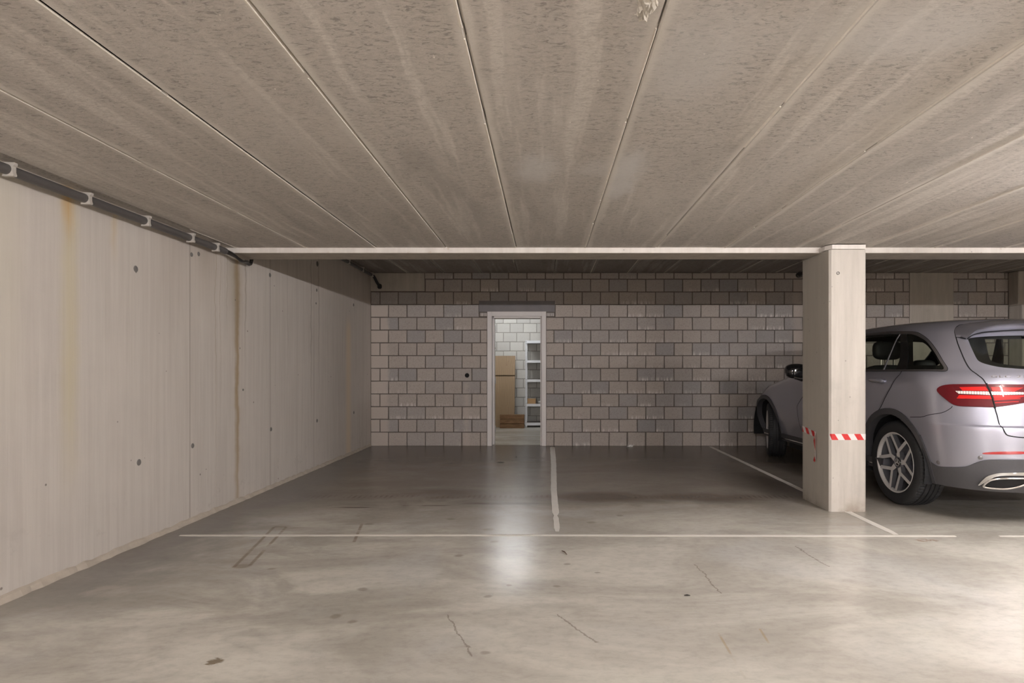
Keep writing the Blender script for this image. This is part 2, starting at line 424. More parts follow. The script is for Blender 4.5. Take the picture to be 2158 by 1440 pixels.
    col = n.mix(wv.outputs['Fac'], (.26, .175, .095), (.33, .23, .13)); col = n.mix(n.step(kn, .66, .74), col, (.20, .11, .05))
    n.set('Base Color', col).set('Roughness', .6); MAT['ply'] = n.m
    n = N('crate_wood'); f = n.noise(n.scale(n.pos, 2, 2, 22), 3, 5, .6)
    n.set('Base Color', n.mix(n.step(f, .3, .7), (.17, .09, .04), (.30, .17, .08))).set('Roughness', .75); MAT['crate'] = n.m
    MAT['crate_dark'] = simple('dark_wood', (.10, .05, .025), .8)
    MAT['boxwood'] = simple('tan_cardboard', (.52, .33, .17), .8)
    n = N('warning_tape'); X, Y, Z = n.xyz(n.obj())
    fr = n.M('FRACT', n.M('DIVIDE', n.add(X, n.mul(Y, -1), n.mul(Z, .62), 14.76), .1065))
    n.set('Base Color', n.mix(n.M('LESS_THAN', fr, .5), (.72, .67, .65), (.56, .025, .025))).set('Roughness', .4); MAT['tape'] = n.m
    # lamp tube
    n = N('lamp_tube'); n.set('Base Color', (.9, .9, .9)); n.set('Emission Color', LAMP_COL); n.set('Emission Strength', 30.); MAT['tube'] = n.m
    # ---- car
    n = N('silver_paint')
    fl = n.noise(n.obj(), 900, 1)
    n.set('Base Color', n.mix(fl, (.385, .385, .455), (.44, .44, .51))).set('Metallic', .66).set('Roughness', .38).set('Coat Weight', 1.0).set('Coat Roughness', .03)
    MAT['silver'] = n.m
    MAT['trim'] = simple('grey_plastic', (.07, .068, .074), .55, var=.1, scale=60)
    MAT['gloss_black'] = simple('gloss_black', (.008, .008, .009), .08, coat=.6)
    MAT['seam'] = simple('panel_gap', (.006, .006, .007), .8)
    MAT['chrome'] = simple('chrome', (.75, .74, .73), .12, 1.0, var=.02)
    MAT['satin'] = simple('satin_chrome', (.30, .29, .30), .32, .9, var=.02)
    MAT['alloy'] = simple('machined_alloy', (.74, .72, .71), .35, .3, var=.03)
    MAT['alloy_dark'] = simple('alloy_sides', (.20, .20, .22), .3, .5, var=.05)
    MAT['tyre'] = simple('tyre_rubber', (.022, .022, .024), .62, var=.15, scale=30)
    MAT['inside'] = simple('dark_upholstery', (.012, .012, .013), .8, var=.2)
    MAT['seat'] = simple('seat_leather', (.022, .021, .021), .55, var=.15)
    MAT['lens_red'] = simple('dark_red_lens', (.10, .003, .007), .45, coat=.7, spec=.2, var=.12, scale=30)
    MAT['lens_bright'] = simple('bright_red_lens', (.58, .012, .010), .45, coat=.7, spec=.2, var=.15, scale=20)
    n = N('clear_lens'); X, Y, Z = n.xyz(n.obj()); s1 = n.M('SINE', n.mul(n.add(X, n.mul(Y, -.6)), 330))
    n.set('Base Color', n.mix(n.step(s1, -.6, .6), (.50, .42, .38), (.85, .80, .76))).set('Roughness', .4).set('Coat Weight', .7).set('Coat Roughness', .03); MAT['lens_clear'] = n.m
    MAT['reflector'] = simple('red_reflector', (.36, .018, .020), .2, coat=1, var=.1, scale=30)
    n = N('tinted_glass')
    g = n.node('ShaderNodeBsdfGlossy'); g.inputs['Roughness'].default_value = .02
    t = n.node('ShaderNodeBsdfTransparent'); t.inputs[0].default_value = (.80, .84, .78, 1)
    fr_ = n.node('ShaderNodeLayerWeight'); fr_.inputs[0].default_value = .5
    mx = n.node('ShaderNodeMixShader'); n.t.links.new(n.add(.035, n.mul(.6, n.M('POWER', fr_.outputs['Facing'], 5.0))), mx.inputs[0]); n.t.links.new(t.outputs[0], mx.inputs[1]); n.t.links.new(g.outputs[0], mx.inputs[2])
    out = [q for q in n.t.nodes if q.type == 'OUTPUT_MATERIAL'][0]; n.t.links.new(mx.outputs[0], out.inputs[0]); MAT['glass'] = n.m
mats()
# ------------------------------------------------------------------ the setting
XL, XR = -2.743, 9.6
YB, YF = 8.92, -4.0
ZF, ZB = 2.227, 2.713
BY0, BY1, BZ = 4.88, 5.16, 2.181
def struct(o): return tag(o, kind='structure')

m = MB()
m.add([(XL - .3, YF, 0), (XR, YF, 0), (XR, 12.6, 0), (XL - .3, 12.6, 0)], [(0, 1, 2, 3)])
floor = struct(m.build('floor', MAT['floor']))
def line(pts, w, name='painted_line', ragged=.004):
    """painted stripe along pts, with a slightly uneven edge"""
    V = []; F = []; n = len(pts)
    rnd = random.Random(len(pts) * 7)
    P = [Vector((x, y)) for x, y in pts]; Q = []
    for i in range(n - 1):
        k = max(2, int((P[i + 1] - P[i]).length / .08))
        Q += [P[i].lerp(P[i + 1], j / k) for j in range(k)]
    Q.append(P[-1])
    ww = w if isinstance(w, (list, tuple)) else (w, w)
    for i, p in enumerate(Q):
        t = (Q[min(i + 1, len(Q) - 1)] - Q[max(i - 1, 0)]).normalized(); s = Vector((-t.y, t.x))
        h = (ww[0] + (ww[1] - ww[0]) * i / (len(Q) - 1)) / 2
        if i in (0, len(Q) - 1): h *= .6
        a = p + s * (h + rnd.uniform(-ragged, ragged)); b = p - s * (h + rnd.uniform(-ragged, ragged))
        V += [(a.x, a.y, .0018), (b.x, b.y, .0018), (a.x, a.y, 0.0002), (b.x, b.y, 0.0002)]
    for i in range(len(Q) - 1):
        o = i * 4
        F += [(o, o + 1, o + 5, o + 4), (o, o + 4, o + 6, o + 2), (o + 1, o + 3, o + 7, o + 5)]
    F += [(0, 2, 3, 1), (len(V) - 4, len(V) - 3, len(V) - 1, len(V) - 2)]
    return link(name, mesh(name, V, F, MAT['paint_line']), floor)
line([(-2.60, 4.045), (-.2, 4.055), (.8, 4.045), (2.90, 4.03)], .036, ragged=.002)
line([(3.21, 4.03), (5.4, 4.02)], .028, ragged=.002)
line([(.105, 8.80), (.10, 7.2), (.08, 5.6), (.082, 4.62)], (.075, .055), ragged=.0012)
line([(.081, 4.617), (.085, 4.15)], .042, ragged=.002)
line([(2.55, 8.85), (2.535, 7), (2.515, 5.3), (2.505, 4.07)], (.06, .055), ragged=.003)

# left wall of cast concrete: plain faces, tie holes with grey plugs, mortar cove at its foot
m = MB(); m.box(XL - .28, XL, YF, YB + .2, 0, 2.95)
wl = struct(m.build('wall_left', MAT['wall']))
pm = MB(); pm.lathe([(0, .0035), (.017, .0035), (.021, .0005), (.021, -.004)], 'x', 14); plug = pm.me('tie_plug', MAT['plug'])
for y, z, s in [(3.81, 1.853, 1), (3.84, .553, 1), (4.424, .589, .9), (5.685, .589, .95), (5.665, 2.125, 1), (6.83, .575, 1), (6.82, 2.14, .9), (8.13, 2.116, 1), (8.14, .578, 1), (4.41, 2.072, .8), (4.50, 2.095, .8), (5.16, 1.00, .5), (6.80, 1.98, .6), (6.84, 2.46, 1.5), (2.55, 1.85, 1), (2.55, .56, 1)]:
    o = link('tie_plug', plug, wl, (XL, y, z)); o.scale = (1, s, s * 1.05)
rnd = random.Random(3)
V = []; F = []; k = 0
yy = 1.4
while yy < 8.9:
    h = .028 + .016 * rnd.random(); d = .016 + .012 * rnd.random()
    V += [(XL + .0005, yy, h), (XL + d * .5, yy, h * .75), (XL + d, yy, .0)]
    if k: F += [(3 * k - 3, 3 * k, 3 * k + 1, 3 * k - 2), (3 * k - 2, 3 * k + 1, 3 * k + 2, 3 * k - 1)]
    k += 1; yy += .06
struct(link('baseboard_left', mesh('baseboard_left', V, F, MAT['cove'])))

# back wall: mortar bed with every block a piece of its own
DX0, DX1, DZ = -.915, .007, 2.104          # door frame outside
LX0, LX1, LZ0, LZ1 = -1.04, .141, 2.100, 2.272
MY = YB + .009
m = MB()
m.box(XL, DX0, MY, MY + .19, 0, ZB + .2); m.box(DX1, XR, MY, MY + .19, 0, ZB + .2); m.box(DX0, DX1, MY, MY + .19, DZ, ZB + .2)
wb = struct(m.build('wall_back', MAT['mortar']))
def block_me(name, w, h, mat, dep=.03, ch=.004, rnd=None):
    j = (lambda: rnd.uniform(-.002, .002)) if rnd else (lambda: 0)
    V = [(0, 0, 0), (w, 0, 0), (w, 0, h), (0, 0, h)]
    f = [(V[i][0] + j(), 0 + j() * .4, V[i][2] + j()) for i in range(4)]
    ins = [(ch, ch), (-ch, ch), (-ch, -ch), (ch, -ch)]
    A = [(f[i][0] + ins[i][0], f[i][1], f[i][2] + ins[i][1]) for i in range(4)]
    B = [(f[i][0], ch, f[i][2]) for i in range(4)]
    D = [(f[i][0], dep, f[i][2]) for i in range(4)]
    Fs = [(0, 1, 2, 3)]
    for a, b in ((0, 4), (4, 8)):
        for i in range(4): Fs.append((a + i, b + i, b + (i + 1) % 4, a + (i + 1) % 4)[::-1])
    return mesh(name, A + B + D, Fs, mat)
full = [block_me('block', .274, .187, MAT['block'], rnd=random.Random(i)) for i in range(6)]
cache = {}
singles = []; rest = MB()
VENT = (-1.232, 1.104)
rows = [(0, .2075)] + [(.2205 + .2 * k, .4075 + .2 * k) for k in range(12)] + [(2.6205, ZB - .004)]
for r, (z0, z1) in enumerate(rows):
    ph = -2.463 if r % 2 == 0 else -2.309
    x = ph - .576
    while x < 9.2:
        a, b = x + .007, x + .288 - .007
        x += .288
        a = max(a, XL + .006)
        if b < XL + .03: continue
        cuts = []
        zc = (z0 + z1) / 2
        if z0 < DZ - .1: cuts.append((DX0 - .004, DX1 + .004))
        if r == 10: cuts.append((LX0 - .012, LX1 + .012))
        if zc > 2.40: cuts.append((-9, -1.889))
        cuts.append((5.695, 6.392))
        cuts.append((7.245, 8.25))
        iv = [(a, b)]
        for c0, c1 in cuts:
            iv = [q for (p0, p1) in iv for q in ((p0, min(p1, c0)), (max(p0, c1), p1)) if q[1] - q[0] > .02]
        for p0, p1 in iv:
            singles.append((p0, p1, z0, z1))
vis = lambda q: (q[1] < 4.05, q[0] > 5.0 and q[3] > 1.7 and q[1] < 7.3)
shown = [q for q in singles if any(vis(q))]
shown.sort(key=lambda q: -(q[1] - q[0]) * (q[3] - q[2]))
keep = set(shown[:299])
nrm = 0
for q in singles:
    p0, p1, z0, z1 = q
    pr = random.Random(int((p0 * 31 + z0 * 977) * 100))
    if q in keep or (p0 < VENT[0] < p1 and z0 < VENT[1] < z1):
        if p0 < VENT[0] < p1 and z0 < VENT[1] < z1:
            # the block with the round vent hole cored through it
            wd, ht = p1 - p0, z1 - z0; cx, cz = VENT[0] - p0, VENT[1] - z0; n = 32
            V = []; F = []
            angs = sorted([2 * math.pi * k / 28 + .01 for k in range(28)] + [math.atan2(zz_ - cz, xx_ - cx) % (2 * math.pi) for xx_ in (0, wd) for zz_ in (0, ht)]); n = len(angs)
            for t in angs:
                dx, dz = math.cos(t), math.sin(t)
                s = min([((wd - cx) / dx) if dx > 1e-6 else 9, (-cx / dx) if dx < -1e-6 else 9, ((ht - cz) / dz) if dz > 1e-6 else 9, (-cz / dz) if dz < -1e-6 else 9])
                V += [(cx + dx * s, 0, cz + dz * s), (cx + .033 * dx, 0, cz + .036 * dz), (cx + .033 * dx, .0085, cz + .036 * dz), (cx + dx * s, .0085, cz + dz * s)]
            corners = []
            for k in range(n):
                a_, b_ = 4 * k, 4 * ((k + 1) % n)
                F += [(a_, a_ + 1, b_ + 1, b_), (a_ + 1, a_ + 2, b_ + 2, b_ + 1), (a_ + 3, a_, b_, b_ + 3)]
            o = link('block', mesh('cored_block', V, F, MAT['block']), wb, (p0, YB, z0))
            vm = MB(); vm.lathe([(.0345, -.003), (.030, -.003), (.029, .008)], 'y', 28); vm.add([(.0295 * math.cos(2 * math.pi * k / 28), .0085, .0295 * math.sin(2 * math.pi * k / 28)) for k in range(28)], [tuple(range(28))])
            vo = vm.build('vent_sleeve', MAT['dark'], wb, (VENT[0], YB, VENT[1]), True)
            continue
        key = (round(p1 - p0, 2), round(z1 - z0, 2), pr.randrange(3))
        if abs(p1 - p0 - .274) < .002 and abs(z1 - z0 - .187) < .002: me = full[pr.randrange(6)]
        else:
            if key not in cache: cache[key] = block_me('block_cut', p1 - p0, z1 - z0, MAT['block'], rnd=pr)
            me = cache[key]
        link('block', me, wb, (p0, YB + pr.uniform(-.002, .002), z0))
    else:
        me = block_me('tmp', p1 - p0, z1 - z0, None)
        rest.add([(v.co.x + p0, v.co.y + YB, v.co.z + z0) for v in me.vertices], [tuple(p.vertices) for p in me.polygons])
        bpy.data.meshes.remove(me)
tag(rest.build('blockwork', MAT['block'], wb), kind='stuff')
# lintel over the door, mortar and slips under its ends
m = MB(); m.prism([(LX0 - .006, LZ1), (LX0, LZ0), (LX1, LZ0), (LX1 + .006, LZ1)], lambda a, b, d: (a, d, b), YB - .008, YB + .03)
m.build('lintel', MAT['lintel'], wb)
for a, b in ((LX0 + .01, DX0 - .006), (DX1 + .006, LX1 - .01)):
    link('block_slip', block_me('slip', b - a, .055, MAT['block']), wb, (a, YB, 2.032))
m = MB(); m.box(XL + .004, -1.897, YB - .004, YB + .03, 2.424, ZB - .004, .003); m.build('cast_panel', MAT['panel'], wb)
m = MB(); m.box(5.70, 6.387, YB - .006, YB + .03, 0, ZB - .003, .003); m.build('cast_panel', MAT['panel'], wb)
# pier with its corbel at the right
m = MB(); m.box(7.25, 8.24, 8.66, YB - .001, 0, 2.188, .01)
pier = tag(m.build('concrete_pier', MAT['column']), 'wide concrete pier against the block wall beyond the car', 'column')
m = MB(); m.box(7.242, 8.26, 8.72, YB - .001, 2.189, ZB - .002, .01); m.build('corbel', MAT['panel'], pier)
# far walls, out of the picture
m = MB(); m.box(XR, XR + .2, YF, YB + .2, 0, 2.95); struct(m.build('wall_right', MAT['panel']))
m = MB(); m.box(XL - .28, XR + .2, YF - .2, YF, 0, 2.95); struct(m.build('wall_front', MAT['panel']))

# ceilings of precast slabs, each a piece; front one lower, carried by the beam
def slabs(name, y0, y1, z, xj, pitch, x0, x1, seed, mat='slab'):
    rnd = random.Random(seed)
    m = MB(); m.box(x0 - .2, x1, y0, y1, z + .16, z + .30)
    ce = struct(m.build(name, MAT['joint_lip']))
    j = xj
    while j > x0 + .02: j -= pitch
    lips = []
    while j < x1:
        a, b = max(j + .003, x0 - .02), min(j + pitch - .003, x1)
        if b - a > .03:
            dz = rnd.uniform(-.002, .002)
            c = .005
            P = [(a, z + .16), (a, z + c + dz), (a + c, z + dz), (b - c, z + dz), (b, z + c + dz), (b, z + .16)]
            m = MB(); m.prism([(p[0] - a, p[1]) for p in P], lambda u, v, d: (u, d, v), y0, y1)
            m.build('slab', MAT[mat], ce, (a, 0, 0))
        # squeezed-out mortar lip along the joint, broken here and there
        yy = y0 + .05
        while yy < y1 - .1:
            L = rnd.uniform(.3, 1.6)
            if rnd.random() < .88 and j > x0 + .05:
                e = min(yy + L, y1 - .01)
                lips.append((j, yy, e, rnd.uniform(.001, .007), rnd.choice((-1, 1))))
            yy += L + rnd.uniform(.01, .12)
        j += pitch
    for jx in sorted({q[0] for q in lips}):
        m = MB()
        for (x, a, e, w, sd) in [q for q in lips if q[0] == jx]:
            m.box(x - .0028, x + .0028, a, e, z + .012, z + .05)
            m.prism([(x - w - .007, z - .001), (x - .005, z - .0045), (x - .003, z - .003), (x - .003, z + .012), (x - w - .007, z + .012)], lambda u, v, d: (u, d, v), a, e)
        tag(m.build('joint_mortar', MAT['joint_lip'], ce), kind='stuff')
    return ce
ce = slabs('ceiling', YF, BY0 + .10, ZF, -.252, .598, XL, XR, 5)
slabs('ceiling.001', BY1 - .14, YB + .2, ZB, -.441, .576, XL, XR, 6, 'slab_rear_shaded')
# broken-out concrete at a joint near the top of the picture
m = MB(); rnd = random.Random(11)
V = []; Fq = []; nx, ny = 15, 19
from mathutils import noise as mno
for iy in range(ny):
    for ix in range(nx):
        u, v = ix / (nx - 1) * 2 - 1, iy / (ny - 1) * 2 - 1
        q = Vector((u * 2.3, v * 2.3, 3.1)); e = 1 - (u * u + v * v) + mno.noise(q) * .7
        d = max(-.004, min(e, 1) * .010 + mno.noise(q * 4) * .007 + mno.noise(q * 9) * .004) if e > 0 else -.004
        V.append((.292 + u * .032, 1.625 + v * .10, ZF - d))
Fq = [(iy * nx + ix, iy * nx + ix + 1, (iy + 1) * nx + ix + 1, (iy + 1) * nx + ix) for iy in range(ny - 1) for ix in range(nx - 1)]
m.add(V, Fq)
m.build('broken_patch', MAT['chip'], ce)
# white bearing pad over the column and the two beams that meet there
COLX0, COLX1, COLY0, COLY1 = 2.358, 2.666, 4.73, 5.24
JX = 2.553
def beam(x0, x1, label):
    m = MB(); m.box(x0, x1, BY0, BY1, BZ, ZB + .25, .004)
    b = tag(m.build('concrete_beam', MAT['beam']), label, 'beam')
    m = MB(); m.box(x0, x1, BY0 - .006, BY0 + .002, BZ + .001, ZF + .02, .0015)
    m.build('edge_strip', MAT['strip'], b)
beam(XL, JX - .002, 'long low concrete beam with whitish front edge, from left wall to column')
beam(JX + .002, XR, 'low concrete beam with whitish front edge, right of the column')
# column
m = MB()
c = .016
P = [(COLX0 + c, COLY0), (COLX1 - c, COLY0), (COLX1, COLY0 + c), (COLX1, COLY1 - c), (COLX1 - c, COLY1), (COLX0 + c, COLY1), (COLX0, COLY1 - c), (COLX0, COLY0 + c)]
m.prism(P, lambda a, b, d: (a, b, d), 0, BZ - .002)
col = tag(m.build('concrete_column', MAT['column']), 'square concrete column between the empty bay and the parked car', 'column')
m = MB(); m.prism([(COLX0 - .012, COLY0 + .06), (COLX0 + .02, COLY0 - .004), (COLX1 - .01, COLY0 - .004), (COLX1, BY0 - .007), (COLX0 - .02, BY0 - .007)], lambda a, b, d: (a, b, d), BZ + .002, ZF - .008)
m.build('bearing_pad', MAT['strip'], col)
m = MB(); m.lathe([(.0, .001), (.008, .001), (.009, -.004), (.013, -.004), (.014, .001)], 'y', 16); m.build('bolt_plug', MAT['plug'], col, (2.428, COLY0 - .0005, 1.983), True)
# striped tape stuck across the front of the column, and the torn end hanging on its left side
m = MB()
z0, z1 = .597, .647
pts = [(COLX0 + .001, COLY0 + c), (COLX0 + c, COLY0 - .0015), (COLX1 - c, COLY0 - .0015), (COLX1 + .0015, COLY0 + c), (COLX1 + .0015, COLY0 + .12)]
V = [(x, y, z) for x, y in pts for z in (z0, z1)]
m.add(V, [(2 * i, 2 * i + 2, 2 * i + 3, 2 * i + 1) for i in range(len(pts) - 1)])
t = tag(m.build('warning_tape', MAT['tape']), 'red and white striped tape stuck flat across the column front', 'tape')
t.modifiers.new('thick', 'SOLIDIFY').thickness = .0008
m = MB()
X0 = COLX0 - .0015
# (y along the side, z, outward)  top and bottom edge points following the stuck part, then the fold and the hanging end
top = [(5.225, .668), (5.12, .656), (5.02, .643), (4.955, .642)]
bot = [(5.225, .616), (5.12, .606), (5.03, .597), (4.985, .596)]
V = [(X0, y, z) for y, z in top] + [(X0, y, z) for y, z in bot]
Fq = [(i, i + 1, i + 5, i + 4) for i in range(3)]
m.add(V, Fq)
hang = [((4.99, .598), (4.955, .642), .003), ((4.985, .56), (4.945, .60), .012), ((4.965, .53), (4.935, .53), .016), ((4.965, .47), (4.936, .465), .012), ((4.97, .425), (4.94, .42), .009), ((4.985, .405), (4.945, .385), .010), ((5.0, .372), (4.965, .378), .006)]
V = [(X0 - o, a[0], a[1]) for a, b, o in hang] + [(X0 - o - .006, b[0], b[1]) for a, b, o in hang]
k = len(hang)
m.add(V, [(i, i + 1, k + i + 1, k + i) for i in range(k - 1)])
t = tag(m.build('torn_tape', MAT['tape']), 'torn red and white tape hanging from the column left side', 'tape')
t.modifiers.new('thick', 'SOLIDIFY').thickness = .0008

# ------------------------------------------------------------------ door, storeroom behind it
door = struct(empty('door_1', (0, YB, 0)))
FX0, FX1 = -.843, -.063     # inside of lining
m = MB()
m.box(DX0, FX0, -.016, .002, 0, DZ, .003); m.box(FX1, DX1, -.016, .002, 0, DZ, .003); m.box(FX0, FX1, -.016, .002, DZ - .073, DZ, .003)
m.build('casing', MAT['frame'], door)
m = MB()
m.box(DX0 + .02, FX0, .003, .29, 0, DZ - .02); m.box(FX1, DX1 - .02, .003, .29, 0, DZ - .02); m.box(FX0, FX1, .003, .29, DZ - .073, DZ - .02)
m.build('lining', MAT['frame'], door)
m = MB()
m.box(FX0 - .001, FX0 + .028, .15, .292, 0, DZ - .074, .003); m.box(FX1 - .022, FX1 + .001, .02, .20, 0, DZ - .074, .003); m.box(FX0 + .028, FX1 - .022, .02, .20, DZ - .1, DZ - .072, .003)
m.build('door_stop', MAT['frame'], door)
for z in (.24, 1.02, 1.86):
    m = MB(); m.box(FX0 - .002, FX0 + .0315, .21, .285, z - .05, z + .05, .002); m.tube([(FX0 + .03, .288, z - .05), (FX0 + .03, .288, z + .05)], .007, 8)
    m.build('hinge', MAT['hinge'], door)
m = MB(); m.box(FX0 + .027, FX0 + .0295, .19, .215, 1.40, 1.60, .001); m.build('strike_plate', MAT['hinge'], door)
m = MB(); m.ellipsoid((FX0 + .031, .235, 1.54), (.004, .012, .012), 10, 6); m.build('keeper_cap', MAT['twig'], door)
# storeroom shell
SY0, SY1, SX0, SX1 = MY + .19, 12.32, -2.2, 1.9
m = MB(); m.box(SX0, SX1, SY1 + .006, SY1 + .15, 0, ZB + .2); ws = struct(m.build('wall_storeroom', MAT['light_mortar']))
fs = [block_me('light_block', .274, .186, MAT['light_block'], rnd=random.Random(40 + i)) for i in range(4)]
for r in range(14):
    z0 = .012 + .2 * r - .0; x = SX0 + (.0 if r % 2 else -.144) - .155
    while x < SX1:
        if x > SX0 - .01 and x + .288 < SX1: link('block', fs[random.randrange(4)], ws, (x + .007, SY1 + random.uniform(-.001, .001), z0))
        x += .288
m = MB(); m.box(SX0 - .15, SX0, SY0, SY1 + .15, 0, ZB + .2); struct(m.build('wall_storeroom.001', MAT['light_block']))
m = MB(); m.box(SX1, SX1 + .15, SY0, SY1 + .15, 0, ZB + .2); struct(m.build('wall_storeroom.002', MAT['light_block']))
m = MB(); m.box(SX0 - .15, SX1 + .15, SY0, SY1 + .15, ZB, ZB + .2); struct(m.build('ceiling.002', MAT['slab']))
# boards leaning in the corner
def lean(name, x0, x1, z0, z1, y0, y1, th, mat, label, cat, rest=None):
    """a board standing at y0 at the foot and y1 at the top"""
    f = lambda a, b, d: (a, y0 + (y1 - y0) * (b - z0) / (z1 - z0) + d, b)
    m = MB(); m.prism([(x0, z0), (x1, z0), (x1, z1), (x0, z1)], f, 0, th)
    return tag(m.build(name, mat), label, cat), f
b, f = lean('plywood_board', -1.50, -.652, .002, 1.50, 11.86, 12.20, .018, MAT['ply'], 'tall plywood board leaning against the storeroom wall', 'board')
for (a0, a1, z0, z1) in ((-1.50, -.652, 1.085, 1.22),):
    m = MB(); m.prism([(a0, z0), (a1, z0), (a1, z1), (a0, z1)], lambda a, b_, d: (a, 11.86 + .34 * b_ / 1.5 + d, b_), -.022, -.0005)
    m.build('batten', MAT['ply'], b)
m = MB(); m.prism([(-1.50, 1.072), (-.652, 1.072), (-.652, 1.083), (-1.5, 1.083)], lambda a, b_, d: (a, 11.86 + .34 * b_ / 1.5 + d, b_), -.004, -.0005); m.build('gap_strip', MAT['crate_dark'], b)
# wooden crate on its side
cr = tag(empty('wooden_crate', (-.69, 11.66, 0)), 'old brown slatted wooden crate on the storeroom floor', 'crate')
for i, z in enumerate((.002, .098, .190)):
    m = MB(); m.box(-.25, .25, -.008, .008, z, z + .086, .002); m.build('slat', MAT['crate'], cr)
    m = MB(); m.box(-.25, .25, .13, .146, z, z + .086, .002); m.build('slat', MAT['crate'], cr)
for x in (-.247, .235):
    m = MB(); m.box(x, x + .012, .009, .129, .002, .276, .002); m.build('end_board', MAT['crate_dark'], cr)
m = MB(); m.box(-.234, .234, .009, .129, .262, .276, .002); m.build('slat', MAT['crate'], cr)
# metal shelving
sx0, sx1, sy0, sy1 = -.425, .50, 11.87, 12.29
sh = tag(empty('metal_shelving', (sx0, sy0, 0)), 'galvanised bolt-together shelving unit with perforated uprights in storeroom', 'shelf')
W, D = sx1 - sx0, sy1 - sy0
def upright(x, y, sx, sy):
    m = MB(); h = 1.815; n = 44
    for k in range(n):       # ladder of strips leaves the row of slots open
        z = h * k / n; zz = h * (k + 1) / n
        fx = lambda a, b: (min(x + sx * a, x + sx * b), max(x + sx * a, x + sx * b))
        x0, x1 = fx(0, .013); m.box(x0, x1, min(y, y + sy * .0015), max(y, y + sy * .0015), z, zz)
        x0, x1 = fx(.023, .036); m.box(x0, x1, min(y, y + sy * .0015), max(y, y + sy * .0015), z, zz)
        x0, x1 = fx(.013, .023); m.box(x0, x1, min(y, y + sy * .0015), max(y, y + sy * .0015), z + h / n * .55, zz)
    m.box(min(x, x + sx * .0015), max(x, x + sx * .0015), min(y, y + sy * .036), max(y, y + sy * .036), 0, h)
    return m.build('upright', MAT['galv'], sh)
upright(0, 0, 1, 1); upright(W, 0, -1, 1); upright(0, D, 1, -1); upright(W, D, -1, -1)
SHZ = (.04, .435, .945, 1.345, 1.755)
for z in SHZ:
    m = MB(); m.box(.03, W - .002, .002, .004, z, z + .055); m.box(.002, .004, .037, D - .037, z, z + .055); m.box(.002, W - .002, D - .004, D - .002, z, z + .055); m.box(W - .004, W - .002, .037, D - .037, z, z + .055)
    m.box(.03, W - .002, .004, .03, z + .052, z + .055)
    s = m.build('shelf_rail', MAT['galv'], sh)
    m = MB(); m.box(.006, W - .006, .005, D - .006, z + .046, z + .0545); m.build('shelf_board', MAT['shelfboard'], sh)
z = SHZ[1] + .056
m = MB(); m.box(-.383, -.21, 11.90, 12.05, z, z + .095, .003); bx = tag(m.build('wooden_box', MAT['boxwood']), 'small tan box on the lower shelf of the storeroom shelving', 'box')
m = MB(); m.box(-.385, -.208, 11.898, 12.052, z + .0952, z + .103, .002); m.build('lid', MAT['boxwood'], bx)
m = MB(); m.tube([(-.15, 11.95, z + .025), (-.10, 11.95, z + .03), (-.04, 11.96, z + .03)], [.024, .028, .024], 12); tg = tag(m.build('white_roll', MAT['paper'], smooth=True), 'white roll lying beside the tan box on the shelf', 'roll')
# ------------------------------------------------------------------ pipes and cables
PX, PZ = -2.668, 2.168
def clip_me(r):
    m = MB(); n = 12; P = []
    # C-shaped saddle open towards the wall
    a0 = R(130)
    for k in range(n + 1):
        t = a0 - 2 * a0 * k / n
        P.append((r * math.cos(t), r * math.sin(t)))
    P += [(-.02, -.034), (.034, -.034), (.037, -.028), (.032, -.012), (.032, .014), (.040, .020), (.040, .033), (-.02, .036)]
    m.prism(P, lambda a, b, d: (a, d, b), -.010, .010)
    return m.me('clip', MAT['clip'])
def smooth_path(pts, n=8):
    out = []
    P = [Vector(p) for p in pts]; P = [P[0] * 2 - P[1]] + P + [P[-1] * 2 - P[-2]]
    for i in range(1, len(P) - 2):
        for k in range(n):
            t = k / n; a, b, c_, d = P[i - 1:i + 3]
            out.append(.5 * ((2 * b) + (c_ - a) * t + (2 * a - 5 * b + 4 * c_ - d) * t * t + (3 * b - a - 3 * c_ + d) * t ** 3))
    out.append(P[-2]); return out
m = MB(); m.tube([(PX, -1.5, PZ), (PX, 4.74, PZ)], .026, 20)
pipe = tag(m.build('conduit_pipe', MAT['pipe'], smooth=True), 'grey plastic pipe clipped along the top of left wall, nearest run', 'pipe')
cm = clip_me(.0265)
for y in (4.59, 4.267, 3.79, 3.30, 2.825, 2.35, 1.87, 1.39): link('clip', cm, pipe, (PX, y, PZ))
cb = tag(empty('cable_bundle', (PX, 4.75, PZ)), 'bundle of black cables looping from the pipe end under the beam', 'cable')
for i in range(3):
    o = (i - 1) * .012
    m = MB(); m.tube([p - Vector((PX, 4.75, PZ)) for p in smooth_path([(PX + o, 4.745, PZ + o * .4), (PX + .012 + o, 4.83, PZ - .01), (PX + .01 + o * .8, 4.95, PZ - .022 - i * .010), (PX - .012 + o * .5, 5.10, PZ - .030 + i * .006), (PX - .025 + o * .3, 5.205, PZ - .01), (PX - .03 + o, 5.24, PZ + .2), (PX + o, 5.285, PZ + .45)])], .0115, 8)
    m.build('black_cable', MAT['cable'], cb, smooth=True)
PZ2 = 2.645
m = MB(); m.tube([(PX, 5.3, PZ2), (PX, 8.74, PZ2)], .024, 16)
p2 = tag(m.build('conduit_pipe', MAT['pipe'], smooth=True), 'short dark pipe under the rear ceiling in the back left corner', 'pipe')
for y in (8.70, 8.25, 7.67, 7.2, 6.7, 6.2, 5.7): link('clip', cm, p2, (PX, y, PZ2))
m = MB(); m.tube(smooth_path([(PX, 8.735, PZ2), (PX + .02, 8.79, PZ2 - .02), (PX + .05, 8.82, PZ2 - .09), (-2.585, 8.83, 2.50)], 6), .022, 12)
p3 = tag(m.build('drain_hose', MAT['rubber'], smooth=True), 'black hose hanging from the pipe in the back left corner', 'hose')
